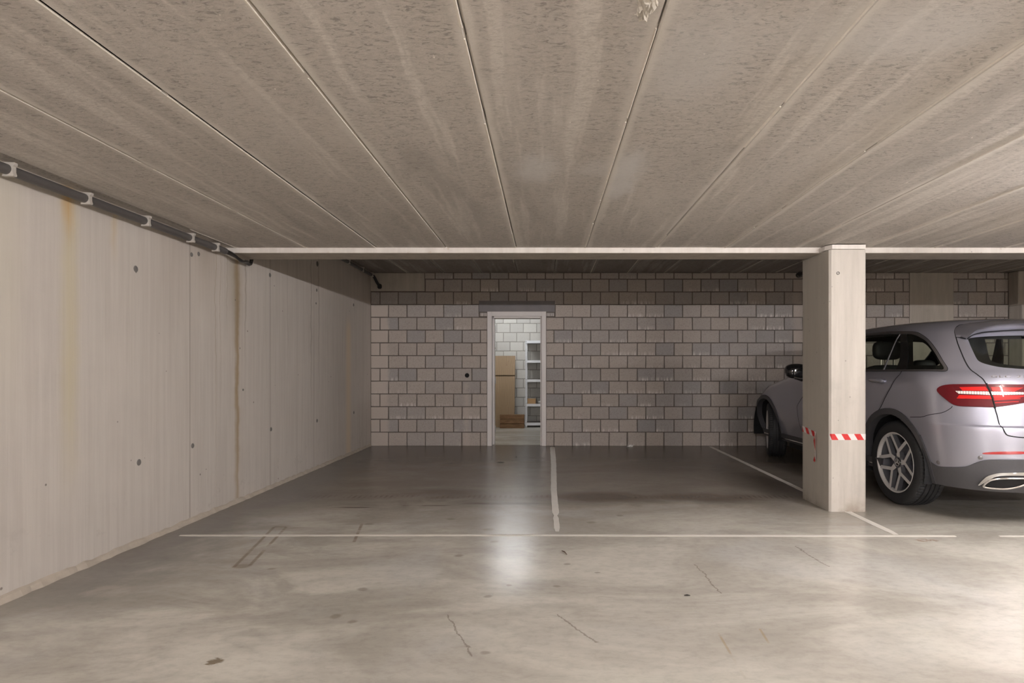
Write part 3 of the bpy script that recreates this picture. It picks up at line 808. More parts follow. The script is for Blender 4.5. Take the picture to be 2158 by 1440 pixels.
m = MB(); m.ellipsoid((-2.58, 8.845, 2.488), (.034, .034, .04), 14, 10, .8); m.build('hose_end', MAT['rubber'], p3, smooth=True)
m = MB(); m.tube([(3.80, 8.55, 2.615), (3.80, 5.3, 2.615)], .036, 16)
p4 = tag(m.build('drain_pipe', MAT['cable'], smooth=True), 'dark pipe under the rear ceiling behind the column', 'pipe')
m = MB(); m.lathe([(0, .01), (.043, .01), (.045, 0), (.045, -.05), (.037, -.052)], 'y', 18); m.build('pipe_end', MAT['cable'], p4, (3.80, 8.55, 2.615), True)
for y in (8.2, 7.2, 6.2): link('clip', cm, p4, (3.80, y, 2.64))
# ------------------------------------------------------------------ litter
rnd = random.Random(5)
bm = bmesh.new(); bmesh.ops.create_icosphere(bm, subdivisions=2, radius=1)
for v in bm.verts:
    k = 1 + rnd.uniform(-.35, .3); v.co = Vector((v.co.x * .045 * k, v.co.y * .03 * k, max(v.co.z * .022 * k, -.012)))
me = bpy.data.meshes.new('paper_scrap'); bm.to_mesh(me); bm.free(); me.materials.append(MAT['paper'])
tag(link('paper_scrap', me, None, (1.30, 8.80, .013)), 'crumpled scrap of white paper at the foot of the block wall', 'paper')
def leaf(x, y, L, a, mat, label):
    pts = [(-.5, 0), (-.3, .18), (0, .25), (.3, .16), (.5, 0), (.3, -.17), (0, -.22), (-.3, -.15)]
    V = [(p[0] * L, p[1] * L, .004 + .06 * L * abs(p[1])) for p in pts] + [(0, 0, .004)]
    o = tag(link('dry_leaf', mesh('dry_leaf', V, [(i, (i + 1) % 8, 8) for i in range(8)], mat), None, (x, y, 0)), label, 'leaf')
    o.rotation_euler.z = a; o.modifiers.new('thick', 'SOLIDIFY').thickness = .002
leaf(-.57, 7.28, .09, .3, MAT['leaf'], 'dark curled leaf on the floor in front of the doorway')
leaf(-.40, 7.75, .035, 1.3, MAT['leaf'], 'tiny dark leaf crumb on the floor nearest the doorway')
m = MB(); m.tube([(.105, 3.69, .004), (.12, 3.66, .008), (.135, 3.615, .004)], [.0025, .004, .002], 6)
tag(m.build('wood_splinter', MAT['twig']), 'small brown splinter lying in front of the white line', 'splinter')
m = MB(); m.tube([(.72, 2.96, .003), (.735, 2.955, .006), (.75, 2.957, .003)], [.002, .004, .002], 6)
tag(m.build('dark_crumb', MAT['leaf']), 'tiny dark crumb on the pale floor in the foreground', 'crumb')
# ------------------------------------------------------------------ lamps
def tube_lamp(x, y, z, L, st, label, colr=LAMP_COL, turn=False):
    o = tag(empty('tube_lamp', (x, y, z), R(90) if turn else 0), label, 'lamp')
    m = MB(); m.box(-L / 2, L / 2, -.03, .03, .030, ZF - z - .003 if y < 5 else ZB - z - .003, .004); m.build('housing', MAT['frame'], o)
    m = MB(); m.tube([(-L / 2 + .02, 0, 0), (L / 2 - .02, 0, 0)], .019, 10)
    mt = MAT['tube'].copy(); mt.name = 'lamp_tube'; mt.node_tree.nodes['Principled BSDF'].inputs['Emission Strength'].default_value = st
    mt.node_tree.nodes['Principled BSDF'].inputs['Emission Color'].default_value = (*colr, 1)
    m.build('tube', mt, o)
    for s in (-1, 1):
        m = MB(); m.box(s * (L / 2 - .01) - .012, s * (L / 2 - .01) + .012, -.022, .022, -.024, .036, .003); m.build('end_cap', MAT['frame'], o)
for i, (x, y, z, L, st, turn) in enumerate(GARAGE_LAMPS):
    tube_lamp(x, y, z, L, st, ['tube lamp on the garage ceiling behind the parked car', 'tube lamp on the garage ceiling near the left wall', 'tube lamp on the garage ceiling far to the right', 'added tube lamp far behind the parked car, evening out the light'][i], turn=turn)
tube_lamp(*STORE_LAMP[:4], STORE_LAMP[4], 'tube lamp in the storeroom above the plywood board', (.96, .98, 1.0))
# ------------------------------------------------------------------ the car (its own axes: x to the right, y forward from the rear axle, z up)
CX, CY = 3.965, 5.01
# level table: v, z, w, yr, yf, Rr, Rf, nr(lateral exponent), mr(longitudinal exponent)
LV = np.array([
 (0.00,.272,.870,-.815,3.52,.50,.55,3.6,2.3),
 (0.04,.345,.888,-.880,3.60,.50,.60,3.6,2.3),
 (0.10,.450,.905,-.925,3.66,.50,.62,3.6,2.3),
 (0.18,.560,.925,-.950,3.70,.50,.64,3.6,2.3),
 (0.26,.680,.938,-.960,3.70,.50,.66,3.6,2.3),
 (0.31,.752,.945,-.958,3.69,.50,.68,3.6,2.3),
 (0.33,.772,.944,-.935,3.66,.50,.70,3.6,2.3),
 (0.38,.860,.943,-.915,3.56,.52,.80,3.5,2.3),
 (0.45,.970,.941,-.900,3.36,.55,.90,3.4,2.3),
 (0.50,1.040,.935,-.885,3.08,.58,.98,3.3,2.3),
 (0.54,1.100,.920,-.865,2.76,.60,.95,3.2,2.3),
 (0.58,1.150,.897,-.840,2.60,.62,.70,3.1,2.3),
 (0.61,1.180,.875,-.815,2.42,.64,.60,3.0,2.3),
 (0.66,1.240,.846,-.765,2.26,.66,.58,3.0,2.3),
 (0.73,1.330,.805,-.690,2.08,.70,.58,3.0,2.3),
 (0.80,1.420,.762,-.610,1.90,.75,.58,3.0,2.3),
 (0.86,1.500,.720,-.535,1.74,.80,.58,3.0,2.3),
 (0.90,1.548,.680,-.470,1.64,.80,.58,2.9,2.3),
 (0.935,1.586,.630,-.380,1.58,.80,.60,2.8,2.3),
 (0.965,1.616,.560,-.150,1.48,.80,.60,2.7,2.2),
 (0.985,1.634,.440,.180,1.36,.60,.55,2.5,2.2),
 (1.00,1.640,.020,.55,.75,.08,.08,2.2,2.2)])
def _pchip(x,y):
    h=np.diff(x);d=np.diff(y)/h;m=np.zeros(len(x));m[0]=d[0];m[-1]=d[-1]
    for i in range(1,len(x)-1):
        if d[i-1]*d[i]>0:
            w1=2*h[i]+h[i-1];w2=h[i]+2*h[i-1];m[i]=(w1+w2)/(w1/d[i-1]+w2/d[i])
    return m
_M=[_pchip(LV[:,0],LV[:,k]) for k in range(LV.shape[1])]
def par(v):
    v=min(max(v,0.),1.);i=min(max(int(np.searchsorted(LV[:,0],v)-1),0),len(LV)-2)
    h=LV[i+1,0]-LV[i,0];t=(v-LV[i,0])/h
    a=2*t**3-3*t*t+1;b=t**3-2*t*t+t;c=-2*t**3+3*t*t;e=t**3-t*t
    return [a*LV[i,k]+b*h*_M[k][i]+c*LV[i+1,k]+e*h*_M[k][i+1] for k in range(1,9)]
def S(u,v):
    z,w,yr,yf,Rr,Rf,n,m=par(v)
    if u<1:
        th=u*math.pi/2;x=w*max(math.sin(th),0)**(2/n);y=yr+Rr-Rr*max(math.cos(th),0)**(2/m)
    elif u<2:
        x=w;y=yr+Rr+(u-1)*(yf-Rf-yr-Rr)
    else:
        th=(3-u)*math.pi/2;x=w*max(math.sin(th),0)**(2/2.6);y=yf-Rf+Rf*max(math.cos(th),0)**(2/2.2)
    x*=1-.018*((y-1.35)/2.3)**2
    return (-x,y,z)

def nrm(u, v):
    e = 2e-3
    u0, u1 = max(u - e, 0), min(u + e, 3); v0, v1 = max(v - e, 0), min(v + e, 1)
    a = Vector(S(u1, v)) - Vector(S(u0, v)); b = Vector(S(u, v1)) - Vector(S(u, v0))
    if u < .012: a = Vector((-1, 0, 0))
    if u > 2.99: a = Vector((1, 0, 0))
    n = a.cross(b)
    if n.length < 1e-12: return Vector((0, 0, 1))
    n.normalize()
    p = Vector(S(u, v)) - Vector((0, 1.3, .9))
    if v > .995: return Vector((0, 0, 1))
    if n.dot(p) < 0: n = -n
    return n
def at(u, v, off=0.0):
    return Vector(S(u, v)) + nrm(u, v) * off
def zv(z):
    lo, hi = 0., 1.
    for _ in range(40):
        m_ = (lo + hi) / 2
        if par(m_)[0] < z: lo = m_
        else: hi = m_
    return (lo + hi) / 2
def uv_side(y, z):
    v = zv(z); lo, hi = .3, 2.9
    for _ in range(40):
        m_ = (lo + hi) / 2
        if S(m_, v)[1] < y: lo = m_
        else: hi = m_
    return ((lo + hi) / 2, v)
def curve(pts, n=6, closed=True):
    P = [Vector((a, b, 0)) for a, b in pts]; N_ = len(P); out = []
    for i in range(N_ if closed else N_ - 1):
        g = lambda k: P[k % N_] if closed else P[min(max(k, 0), N_ - 1)]
        a, b, c_, d = g(i - 1), g(i), g(i + 1), g(i + 2)
        for k in range(n):
            t = k / n
            q = .5 * ((2 * b) + (c_ - a) * t + (2 * a - 5 * b + 4 * c_ - d) * t * t + (3 * b - a - 3 * c_ + d) * t ** 3)
            out.append((q.x, q.y))
    if not closed: out.append(pts[-1])
    return out
def inside(p, poly):
    x, y = p; r = False; j = len(poly) - 1
    for i in range(len(poly)):
        a, b = poly[i], poly[j]
        if (a[1] > y) != (b[1] > y) and x < (b[0] - a[0]) * (y - a[1]) / (b[1] - a[1]) + a[0]: r = not r
        j = i
    return r
def cdt(points, polys):
    V = [Vector(p) for p in points]; E = []
    for poly in polys:
        b = len(V); V += [Vector(p) for p in poly]
        E += [(b + i, b + (i + 1) % len(poly)) for i in range(len(poly))]
    vo, eo, fo, *_ = delaunay_2d_cdt(V, E, [], 0, 1e-5)
    return [(p.x, p.y) for p in vo], [tuple(f) for f in fo]
def shell(name, V2, F, mat, parent, off=0.0, mirror=True, left=True):
    used = sorted({i for f in F for i in f}); idx = {k: i for i, k in enumerate(used)}
    P = [at(*V2[k], off) for k in used]; Nn = [nrm(*V2[k]) for k in used]
    FF = []
    for f in F:
        g = [idx[k] for k in f]
        if (P[g[1]] - P[g[0]]).cross(P[g[2]] - P[g[0]]).dot(Nn[g[0]]) < 0: g.reverse()
        FF.append(tuple(g))
    V = []; NN = []; FA = []
    if left: V += P; NN += Nn; FA += FF
    if mirror:
        b = len(V)
        V += [Vector((-p.x, p.y, p.z)) for p in P]; NN += [Vector((-n_.x, n_.y, n_.z)) for n_ in Nn]
        FA += [tuple(b + i for i in f)[::-1] for f in FF]
    me = mesh(name, V, FA, mat, None, True)
    me.normals_split_custom_set_from_vertices([n_[:] for n_ in NN])
    return link(name, me, parent)
def gridpts(poly, du=.035, dv=.03):
    u0, u1 = min(p[0] for p in poly), max(p[0] for p in poly); v0, v1 = min(p[1] for p in poly), max(p[1] for p in poly)
    return [(u, v) for u in np.arange(u0 + du / 2, u1, du) for v in np.arange(v0 + dv / 2, v1, dv) if inside((u, v), poly)]
def dense(poly, d=.035):
    out = []
    for i in range(len(poly)):
        a, b = poly[i], poly[(i + 1) % len(poly)]; k = max(1, int(math.hypot(b[0] - a[0], b[1] - a[1]) / d))
        out += [(a[0] + (b[0] - a[0]) * j / k, a[1] + (b[1] - a[1]) * j / k) for j in range(k)]
    return out
def patch(name, poly, mat, parent, off=.004, rim=.006, side=-1, holes=(), du=.035, dv=.03):
    """a panel lying on the body along the outline poly; rim turns its edge down towards the body"""
    poly = dense(poly)
    V2, F = cdt(gridpts(poly, du, dv), [poly] + list(holes))
    keepf = []
    for f in F:
        c_ = (sum(V2[i][0] for i in f) / len(f), sum(V2[i][1] for i in f) / len(f))
        if inside(c_, poly) and not any(inside(c_, h) for h in holes): keepf.append(f)
    P = [at(*p, off) for p in V2]; NV = [nrm(*p) for p in V2]
    FF = []; edge = {}
    for f in keepf:
        g = list(f)
        if (P[g[1]] - P[g[0]]).cross(P[g[2]] - P[g[0]]).dot(NV[g[0]]) < 0: g.reverse()
        FF.append(tuple(g))
        for i in range(len(g)):
            a, b = g[i], g[(i + 1) % len(g)]
            edge[(a, b)] = edge.get((a, b), 0) + 1
    if rim:
        bd = [(a, b) for (a, b) in edge if (b, a) not in edge]; low = {}
        for a, b in bd:
            for k in (a, b):
                if k not in low: low[k] = len(P); P.append(at(*V2[k], off - rim))
        FF += [(a, low[a], low[b], b) for a, b in bd]
    if side > 0:
        P = [Vector((-p.x, p.y, p.z)) for p in P]; FF = [f[::-1] for f in FF]
    me = mesh(name, P, FF, mat, None, True)
    me.set_sharp_from_angle(angle=R(50))
    return link(name, me, parent)
def ribbon(name, pts, w_, mat, parent, off=.001, side=-1, h=.0, closed=False, n=5):
    """a narrow strip lying along a line on the body, w_ wide, raised by h in the middle"""
    q = curve(pts, n, closed) if n else pts
    P = [at(*p, off) for p in q]; NV = [nrm(*p) for p in q]; V = []; F = []; k = len(P)
    for i in range(k):
        a = P[(i - 1) % k] if closed else P[max(i - 1, 0)]; b = P[(i + 1) % k] if closed else P[min(i + 1, k - 1)]
        t = (b - a).normalized(); s = NV[i].cross(t).normalized()
        V += [P[i] + s * w_ / 2 - NV[i] * (off + .001) * (h > 0), P[i] + s * w_ * .25 + NV[i] * h, P[i] - s * w_ * .25 + NV[i] * h, P[i] - s * w_ / 2 - NV[i] * (off + .001) * (h > 0)]
    for i in range(k if closed else k - 1):
        j = (i + 1) % k
        for m_ in range(3): F.append((4 * i + m_, 4 * j + m_, 4 * j + m_ + 1, 4 * i + m_ + 1))
    if side > 0: V = [Vector((-p.x, p.y, p.z)) for p in V]; F = [f[::-1] for f in F]
    return link(name, mesh(name, V, F, mat, None, True), parent)

car = tag(empty('car', (CX, CY, 0)), 'silver sport utility car parked nose-in behind the concrete column', 'car')
# outlines on the body: (u, v) = (round the plan from rear middle over the side to front middle, up the section)
DLO = [(1.613, .884), (1.381, .881), (1.115, .876), (.91, .863), (.851, .853), (.804, .831), (.769, .797), (.743, .737), (.723, .672), (.706, .615), (.769, .611), (.947, .612), (1.104, .612), (1.33, .611), (1.75, .609), (2.1, .612), (2.28, .618), (2.27, .66), (2.18, .76), (2.06, .85), (1.98, .878), (1.8, .886)]
DLO_O = [(1.671, .899), (1.432, .902), (1.102, .896), (.91, .883), (.831, .871), (.78, .846), (.744, .803), (.717, .737), (.698, .672), (.680, .629), (.680, .613), (.696, .598), (.772, .599), (1.049, .6), (1.322, .598), (1.75, .597), (2.1, .60), (2.30, .605), (2.30, .66), (2.20, .78), (2.08, .865), (1.99, .892), (1.84, .9)]
GLASS = [(.464, .803), (.443, .811), (.38, .816), (.257, .819), (.12, .82), (0, .821), (0, .612), (.12, .6125), (.216, .614), (.272, .619), (.341, .627), (.408, .644), (.446, .661), (.459, .681), (.464, .722), (.466, .764)]
FRIT = [(.355, .803), (.25, .802), (.13, .801), (0, .8), (0, .632), (.12, .633), (.208, .635), (.315, .648), (.365, .664), (.377, .685), (.37, .735)]
LIGHT = [(.78, .486), (.759, .501), (.719, .511), (.666, .516), (.594, .518), (.505, .519), (.423, .519), (.346, .52), (.251, .519), (.16, .518), (.12, .50), (.13, .452), (.17, .436), (.221, .430), (.278, .42), (.38, .408), (.476, .407), (.567, .407), (.635, .409), (.68, .419), (.738, .447), (.77, .469)]
SCREEN = [(2.50, .62), (2.62, .60), (2.8, .595), (3.0, .593), (3.0, .892), (2.8, .89), (2.62, .88), (2.52, .86), (2.46, .76), (2.46, .66)]
SEAM = [(.40, .917), (.453, .909), (.48, .906), (.511, .888), (.528, .862), (.536, .831), (.544, .784), (.545, .728), (.539, .662), (.521, .61), (.479, .573), (.446, .548), (.427, .524), (.408, .495), (.395, .46), (.385, .425), (.378, .39), (.370, .365), (.361, .324), (.350, .290), (.328, .275), (.25, .268), (.12, .265), (0, .264)]
dlo, dlo_o, light = curve(DLO, 4), curve(DLO_O, 4), curve(LIGHT, 3)
glass = curve(GLASS[:6], 3, False) + curve(GLASS[6:], 3, False)
frit = curve(FRIT[:4], 3, False) + curve(FRIT[4:], 3, False)
screen = curve(SCREEN[:4], 3, False) + curve(SCREEN[4:], 3, False)
seam = curve(SEAM, 3, False)
tailpoly = seam + [(0, .925), (.2, .925)]
def ring_uv(cy, r, n=44, cz=.366): return [uv_side(cy + r * math.cos(2 * math.pi * k / n), max(cz + r * math.sin(2 * math.pi * k / n), .2721)) for k in range(n)]
def arch(cy, r, cz=.366, n=30):
    a = math.asin((.272 - cz) / r)
    pts = [(cy + r * math.cos(t), cz + r * math.sin(t)) for t in [a + (math.pi - 2 * a) * k / n for k in range(n + 1)]]
    return [uv_side(y, max(z, .2721)) if z > .275 else (uv_side(y, .2722)[0], -.005) for y, z in pts]
WB = 2.87
AR = .428
arR, arF = arch(0, AR), arch(WB, AR)
ug = list(np.linspace(0, .12, 4)) + list(np.linspace(.16, 1, 26)) + list(np.linspace(1.04, 2, 36)) + list(np.linspace(2.04, 3, 26))
vg = sorted(set(list(np.linspace(0, 1, 56).round(4)) + [.31, .322, .334, .975, .99]))
polys = [dlo, glass, light, screen, arR, arF, tailpoly]
V2, F = cdt([(u, v) for u in ug for v in vg], polys)
bodyF, tailF = [], []
for f in F:
    c_ = (sum(V2[i][0] for i in f) / len(f), sum(V2[i][1] for i in f) / len(f))
    if c_[1] < 0 or any(inside(c_, p) for p in polys[:6]): continue
    (tailF if inside(c_, tailpoly) else bodyF).append(f)
shell('body_shell', V2, bodyF, MAT['silver'], car)
tg = shell('tailgate', V2, tailF, MAT['silver'], car)
lin = [f for f in bodyF + tailF if all(V2[i][1] > .40 for i in f)]
shell('interior_lining', V2, lin, MAT['inside'], car, -.028)
# underside, floor, wheel houses
m = MB(); m.box(-.84, .84, .55, 2.3, .20, .48); m.box(-.58, .58, -.58, 3.2, .24, .50); m.box(-.80, .80, -.42, .5, .80, .83); m.box(-.55, .55, -.70, -.42, .80, .83); m.box(-.80, .80, 2.25, 2.7, .82, 1.0); m.box(-.50, .50, -.68, -.58, .262, .5)
m.build('floor_pan', MAT['inside'], car)
for sx in (-1, 1):
    for cy in (0, WB):
        m = MB(); prof = [(.445, 0), (.445, .34), (0, .34)]; V = []; Fq = []; n = 24
        for k in range(n + 1):
            t = R(-14) + R(208) * k / n
            for r, d in prof: V.append((sx * (.925 - d), cy + r * math.cos(t), .366 + r * math.sin(t)))
        for k in range(n):
            for j in range(2): Fq.append((3 * k + j, 3 * k + j + 1, 3 * k + 4 + j, 3 * k + 3 + j))
        m.add(V, Fq); m.build('wheel_house', MAT['seam'], car)
# glazing
bp = [(.967, .90), (.908, .90), (1.03, .59), (1.104, .59)]
def cut(poly, f): return [p for p in poly if f(*p)]
def yzline(p, q):
    tab = [(uv_side(p[0] + (q[0] - p[0]) * k / 20, p[1] + (q[1] - p[1]) * k / 20)) for k in range(-3, 24)]
    us_, vs_ = [t[0] for t in tab], [t[1] for t in tab]
    return lambda v: float(np.interp(v, vs_, us_))
lineL = yzline((-.111, 1.183), (.116, 1.500))
lineR = yzline((.034, 1.182), (.206, 1.502))
lineD = yzline((.209, 1.182), (.195 + .03, 1.505))
def seg_poly(lo, hi):
    """part of the side glass between two slanting lines"""
    a, b = [], []
    N_ = 40
    for k in range(N_ + 1):
        pass
    # clip dlo by u>=lo(v), u<=hi(v) (Sutherland-Hodgman with lines)
    def clip(P, g):
        out = []
        for i in range(len(P)):
            p, q = P[i - 1], P[i]; a_, b_ = g(*p), g(*q)
            if (a_ >= 0) != (b_ >= 0):
                t = a_ / (a_ - b_); out.append((p[0] + (q[0] - p[0]) * t, p[1] + (q[1] - p[1]) * t))
            if b_ >= 0: out.append(q)
        return out
    P = dlo
    if lo: P = clip(P, lambda u, v: u - lo(v))
    if hi: P = clip(P, lambda u, v: hi(v) - u)
    return P
bl0 = lambda v: 1.60 + (1.62 - 1.60) * (v - .612) / .25
bl1 = lambda v: 1.69 + (1.70 - 1.69) * (v - .612) / .25
for sd in (-1, 1):
    patch('quarter_window', seg_poly(None, lineL), MAT['glass'], car, -.004, 0, sd)
    patch('rear_door_window', seg_poly(lineR, bl0), MAT['glass'], car, -.004, 0, sd)
    patch('front_door_window', seg_poly(bl1, None), MAT['glass'], car, -.004, 0, sd)
    patch('window_pillar', seg_poly(lineL, lineR), MAT['gloss_black'], car, -.001, .02, sd)
    patch('window_pillar', seg_poly(bl0, bl1), MAT['gloss_black'], car, -.001, .02, sd)
    patch('window_trim', dlo_o, MAT['satin'], car, .004, .006, sd, [dlo])
    ribbon('trim_gap', DLO_O, .007, MAT['seam'], car, .0022, sd, closed=True)
    dl = [(lineD(v), v) for v in np.linspace(.610, .866, 14)]
    ribbon('window_divider', dl, .026, MAT['gloss_black'], car, -.002, sd, .005, n=0)
    ribbon('divider_edge', [(u - .006, v) for u, v in dl], .005, MAT['trim'], car, .003, sd, .005, n=0)
    # inner frit of the quarter window
    qf = seg_poly(None, lineL); cu = sum(p[0] for p in qf) / len(qf); cv = sum(p[1] for p in qf) / len(qf)
    hole = [(cu + (p[0] - cu) * .74, cv + (p[1] - cv) * .70) for p in qf]
    patch('quarter_frit', qf, MAT['gloss_black'], car, -.007, 0, sd, [hole])
    # seams of door, quarter panel
    ribbon('door_seam', [(1.058, .606), (1.07, .575), (1.108, .537), (1.128, .481), (1.15, .419), (1.168, .37), (1.19, .34)], .008, MAT['seam'], car, .0012, sd)
    ribbon('door_edge', [(1.063, .604), (1.076, .575), (1.114, .537), (1.134, .481), (1.156, .419), (1.174, .37)], .004, MAT['satin'], car, .0022, sd)
    ribbon('door_seam', [(1.64, .604), (1.66, .45), (1.66, .30), (1.64, .10)], .007, MAT['seam'], car, .0012, sd)
    ribbon('door_seam', [(2.26, .60), (2.20, .45), (2.17, .30), (2.13, .13)], .007, MAT['seam'], car, .0012, sd)
    ribbon('bumper_seam', [(1.045, .340), (.921, .359), (.775, .373), (.701, .392), (.676, .405)], .005, MAT['seam'], car, .0012, sd)
    ribbon('tailgate_seam', SEAM, .008, MAT['seam'], car, .0014, sd)
    # tail light: dark red lens, light bars, clear strip, gap between body and tailgate halves
    tl = patch('tail_light', light, MAT['lens_red'], car, .006, .012, sd, du=.03, dv=.02)
    for i, bar in enumerate(([(.60, .503), (.431, .507), (.413, .486), (.58, .485)], [(.609, .461), (.405, .461), (.397, .444), (.632, .443)], [(.398, .506), (.225, .504), (.27, .484), (.39, .485)], [(.389, .463), (.205, .464), (.27, .447), (.383, .444)])):
        patch('light_bar', bar, MAT['lens_bright'], tl, .0085, .004, sd)
    patch('clear_strip', [(.632, .482), (.553, .4825), (.466, .482), (.413, .482), (.406, .464), (.468, .466), (.556, .467), (.612, .468)], MAT['lens_clear'], tl, .0095, .004, sd)
    patch('clear_strip', [(.400, .482), (.311, .482), (.229, .481), (.17, .48), (.165, .47), (.222, .4695), (.312, .466), (.398, .465)], MAT['lens_clear'], tl, .0095, .004, sd)
    for i, (bar) in enumerate(([(.385, .438), (.24, .447), (.24, .450), (.386, .442)], [(.38, .425), (.25, .433), (.25, .436), (.381, .429)])):
        patch('light_bar', bar, MAT['lens_bright'], tl, .0075, .003, sd)
    ribbon('light_gap', [(.423, .523), (.410, .495), (.397, .46), (.387, .425), (.380, .402)], .014, MAT['seam'], tl, .0105, sd, .001)
    ribbon('lens_edge', light, .005, MAT['seam'], tl, .002, sd, closed=True, n=0)
    # dark lower cladding, arch trims
    clad = curve([(1.019, .242), (1.008, .199), (.992, .143), (.97, .106), (.929, .091), (.872, .083), (.777, .087), (.661, .096), (.603, .106), (.539, .13), (.477, .147), (.382, .155), (.245, .16), (.12, .162), (0, .163)], 4, False) + [(0, .0), (.3, 0), (.7, 0)] + [uv_side(-.452 * math.cos(R(t)), max(.366 + .452 * math.sin(R(t)), .2722)) for t in (-12, -6, 0, 6, 12, 18, 24, 30, 35)]
    patch('lower_cladding', clad, MAT['trim'], car, .007, .012, sd, [], .05, .03)
    for cy in (0, WB):
        o_, i_ = arch(cy, .478), arch(cy, AR - .003)
        P = [at(u, max(v, 0), .010) for u, v in o_]; Q = [at(u, max(v, 0), .009) for u, v in i_]; P0 = [at(u, max(v, 0), -.002) for u, v in o_]; Q0 = [at(u, max(v, 0), -.06) for u, v in i_]
        n = len(P); V = P0 + P + Q + Q0; Fq = [(r * n + i, r * n + i + 1, (r + 1) * n + i + 1, (r + 1) * n + i) for r in range(3) for i in range(n - 1)]
        if sd > 0: V = [Vector((-p.x, p.y, p.z)) for p in V]
        else: Fq = [f[::-1] for f in Fq]
        me = mesh('wheel_arch_trim', V, Fq, MAT['trim'], None, True); me.set_sharp_from_angle(angle=R(35)); link('wheel_arch_trim', me, car)
    sill = [(1.17, .0), (1.17, .055), (1.3, .05), (2.0, .05), (2.05, .055), (2.05, 0)]
    patch('side_sill', sill, MAT['trim'], car, .012, .02, sd)
    ribbon('sill_strip', [(1.19, .020), (1.5, .018), (2.02, .018)], .022, MAT['chrome'], car, .014, sd, .006)
    # reflector, parking sensors, tail pipe trim
    patch('bumper_reflector', curve([(.5, .184), (.448, .192), (.338, .199), (.249, .201), (.235, .195), (.264, .188), (.428, .181), (.487, .179)], 3), MAT['reflector'], car, .004, .006, sd, du=.02, dv=.01)
    for (u, v) in ((.88, .101), (.515, .157)):
        p = at(u, v, .0); nn = nrm(u, v); q = nn.to_track_quat('Z', 'Y').to_matrix().to_4x4()
        me_ = MB(); me_.lathe([(0, .004), (.010, .004), (.0125, .0015), (.0145, .003), (.016, 0)], 'z', 18); mm = me_.me('parking_sensor', MAT['satin'], True)
        o = link('parking_sensor', mm, car); o.matrix_local = Matrix.Translation(p) @ q
        if sd > 0: o.matrix_local = Matrix.Translation(Vector((-p.x, p.y, p.z))) @ Vector((-nn.x, nn.y, nn.z)).to_track_quat('Z', 'Y').to_matrix().to_4x4()
    ex = patch('exhaust_trim', curve([(.500, .034), (.465, .067), (.42, .082), (.366, .0905), (.237, .097), (.15, .097), (.15, .083), (.234, .083), (.349, .079), (.415, .068), (.484, .033)], 3), MAT['chrome'], car, .022, .02, sd, du=.02, dv=.01)
    rg = [(.462, .033), (.432, .055), (.367, .066), (.28, .070), (.19, .071), (.185, .06), (.225, .045), (.271, .031), (.334, .023), (.442, .024)]
    patch('exhaust_hole', curve(rg, 3), MAT['dark'], ex, .012, .006, sd, du=.02, dv=.01)
    rg3 = [at(*p, .020) for p in curve(rg, 5)]; rg3.append(rg3[0])
    if sd > 0: rg3 = [Vector((-p.x, p.y, p.z)) for p in rg3]
    m = MB(); m.tube(rg3, .0085, 8, False); m.build('exhaust_ring', MAT['chrome'], ex, smooth=True)
    # door handles
    for (u, v) in ((1.218, .528), (1.72, .52)):
        p = at(u, v); cup = curve([(u + .055, v + .004), (u + .03, v + .022), (u - .03, v + .02), (u - .05, v - .002), (u - .03, v - .028), (u + .02, v - .028)], 4)
        cu_ = patch('handle_cup', cup, MAT['silver'], car, .0012, .002, sd, du=.02, dv=.015)
        m = MB(); m.ellipsoid((0, 0, 0), (.019, .118, .021), 16, 10, .75); m.box(-.0, .034, -.095, -.075, -.010, .008, .003); m.box(-.0, .034, .075, .095, -.010, .008, .003)
        if sd > 0: m.V = [(-a, b, c_) for a, b, c_ in m.V]
        o = m.build('door_handle', MAT['silver'], car, (sd * (-p.x + .026) , p.y, p.z + .002), True); o.rotation_euler.x = R(3)
        m = MB(); m.ellipsoid((0, 0, 0), (.006, .10, .003), 12, 8, .8); m.build('chrome_edge', MAT['chrome'], o, (sd * .014, 0, -.009), True)
    # mirror
    m = MB(); V = []; n = 16
    m.ellipsoid((sd * 1.01, 1.70, 1.165), (.125, .085, .085), 20, 14, .75)
    mir = m.build('wing_mirror', MAT['gloss_black'], car, smooth=True)
    m = MB(); m.ellipsoid((sd * 1.01, 1.712, 1.178), (.128, .085, .080), 20, 14, .75); m.build('mirror_cap', MAT['gloss_black'], mir, smooth=True)
    m = MB(); m.tube([(sd * .90, 1.74, 1.07), (sd * .96, 1.72, 1.085), (sd * 1.02, 1.70, 1.10)], [.035, .03, .028], 10); m.build('mirror_foot', MAT['gloss_black'], mir, smooth=True)
    m = MB(); m.tube([(sd * .93, 1.625, 1.093), (sd * 1.0, 1.615, 1.083), (sd * 1.07, 1.63, 1.10)], .006, 8); m.build('mirror_strip', MAT['chrome'], mir, smooth=True)
    patch('headlight', curve([(2.32, .44), (2.5, .47), (2.66, .44), (2.7, .39), (2.55, .36), (2.38, .38)], 3), MAT['gloss_black'], car, .004, .006, sd)
# both halves in one pane
def pane(name, poly, mat, off, holes=()):
    V2_, F_ = cdt(gridpts(poly, .05, .03), [poly] + list(holes)); k = []
    for f in F_:
        c_ = (sum(V2_[i][0] for i in f) / len(f), sum(V2_[i][1] for i in f) / len(f))
        if inside(c_, poly) and not any(inside(c_, h) for h in holes): k.append(f)
    return shell(name, V2_, k, mat, car, off)
rw = pane('rear_window', glass, MAT['glass'], -.003)
pane('rear_window_frit', glass, MAT['gloss_black'], -.005, [frit])
pane('windscreen', screen, MAT['glass'], -.003)
rimp = [(.0, .8)] ; 
ribbon('frit_edge', FRIT[:4] , .004, MAT['inside'], car, -.002, -1)
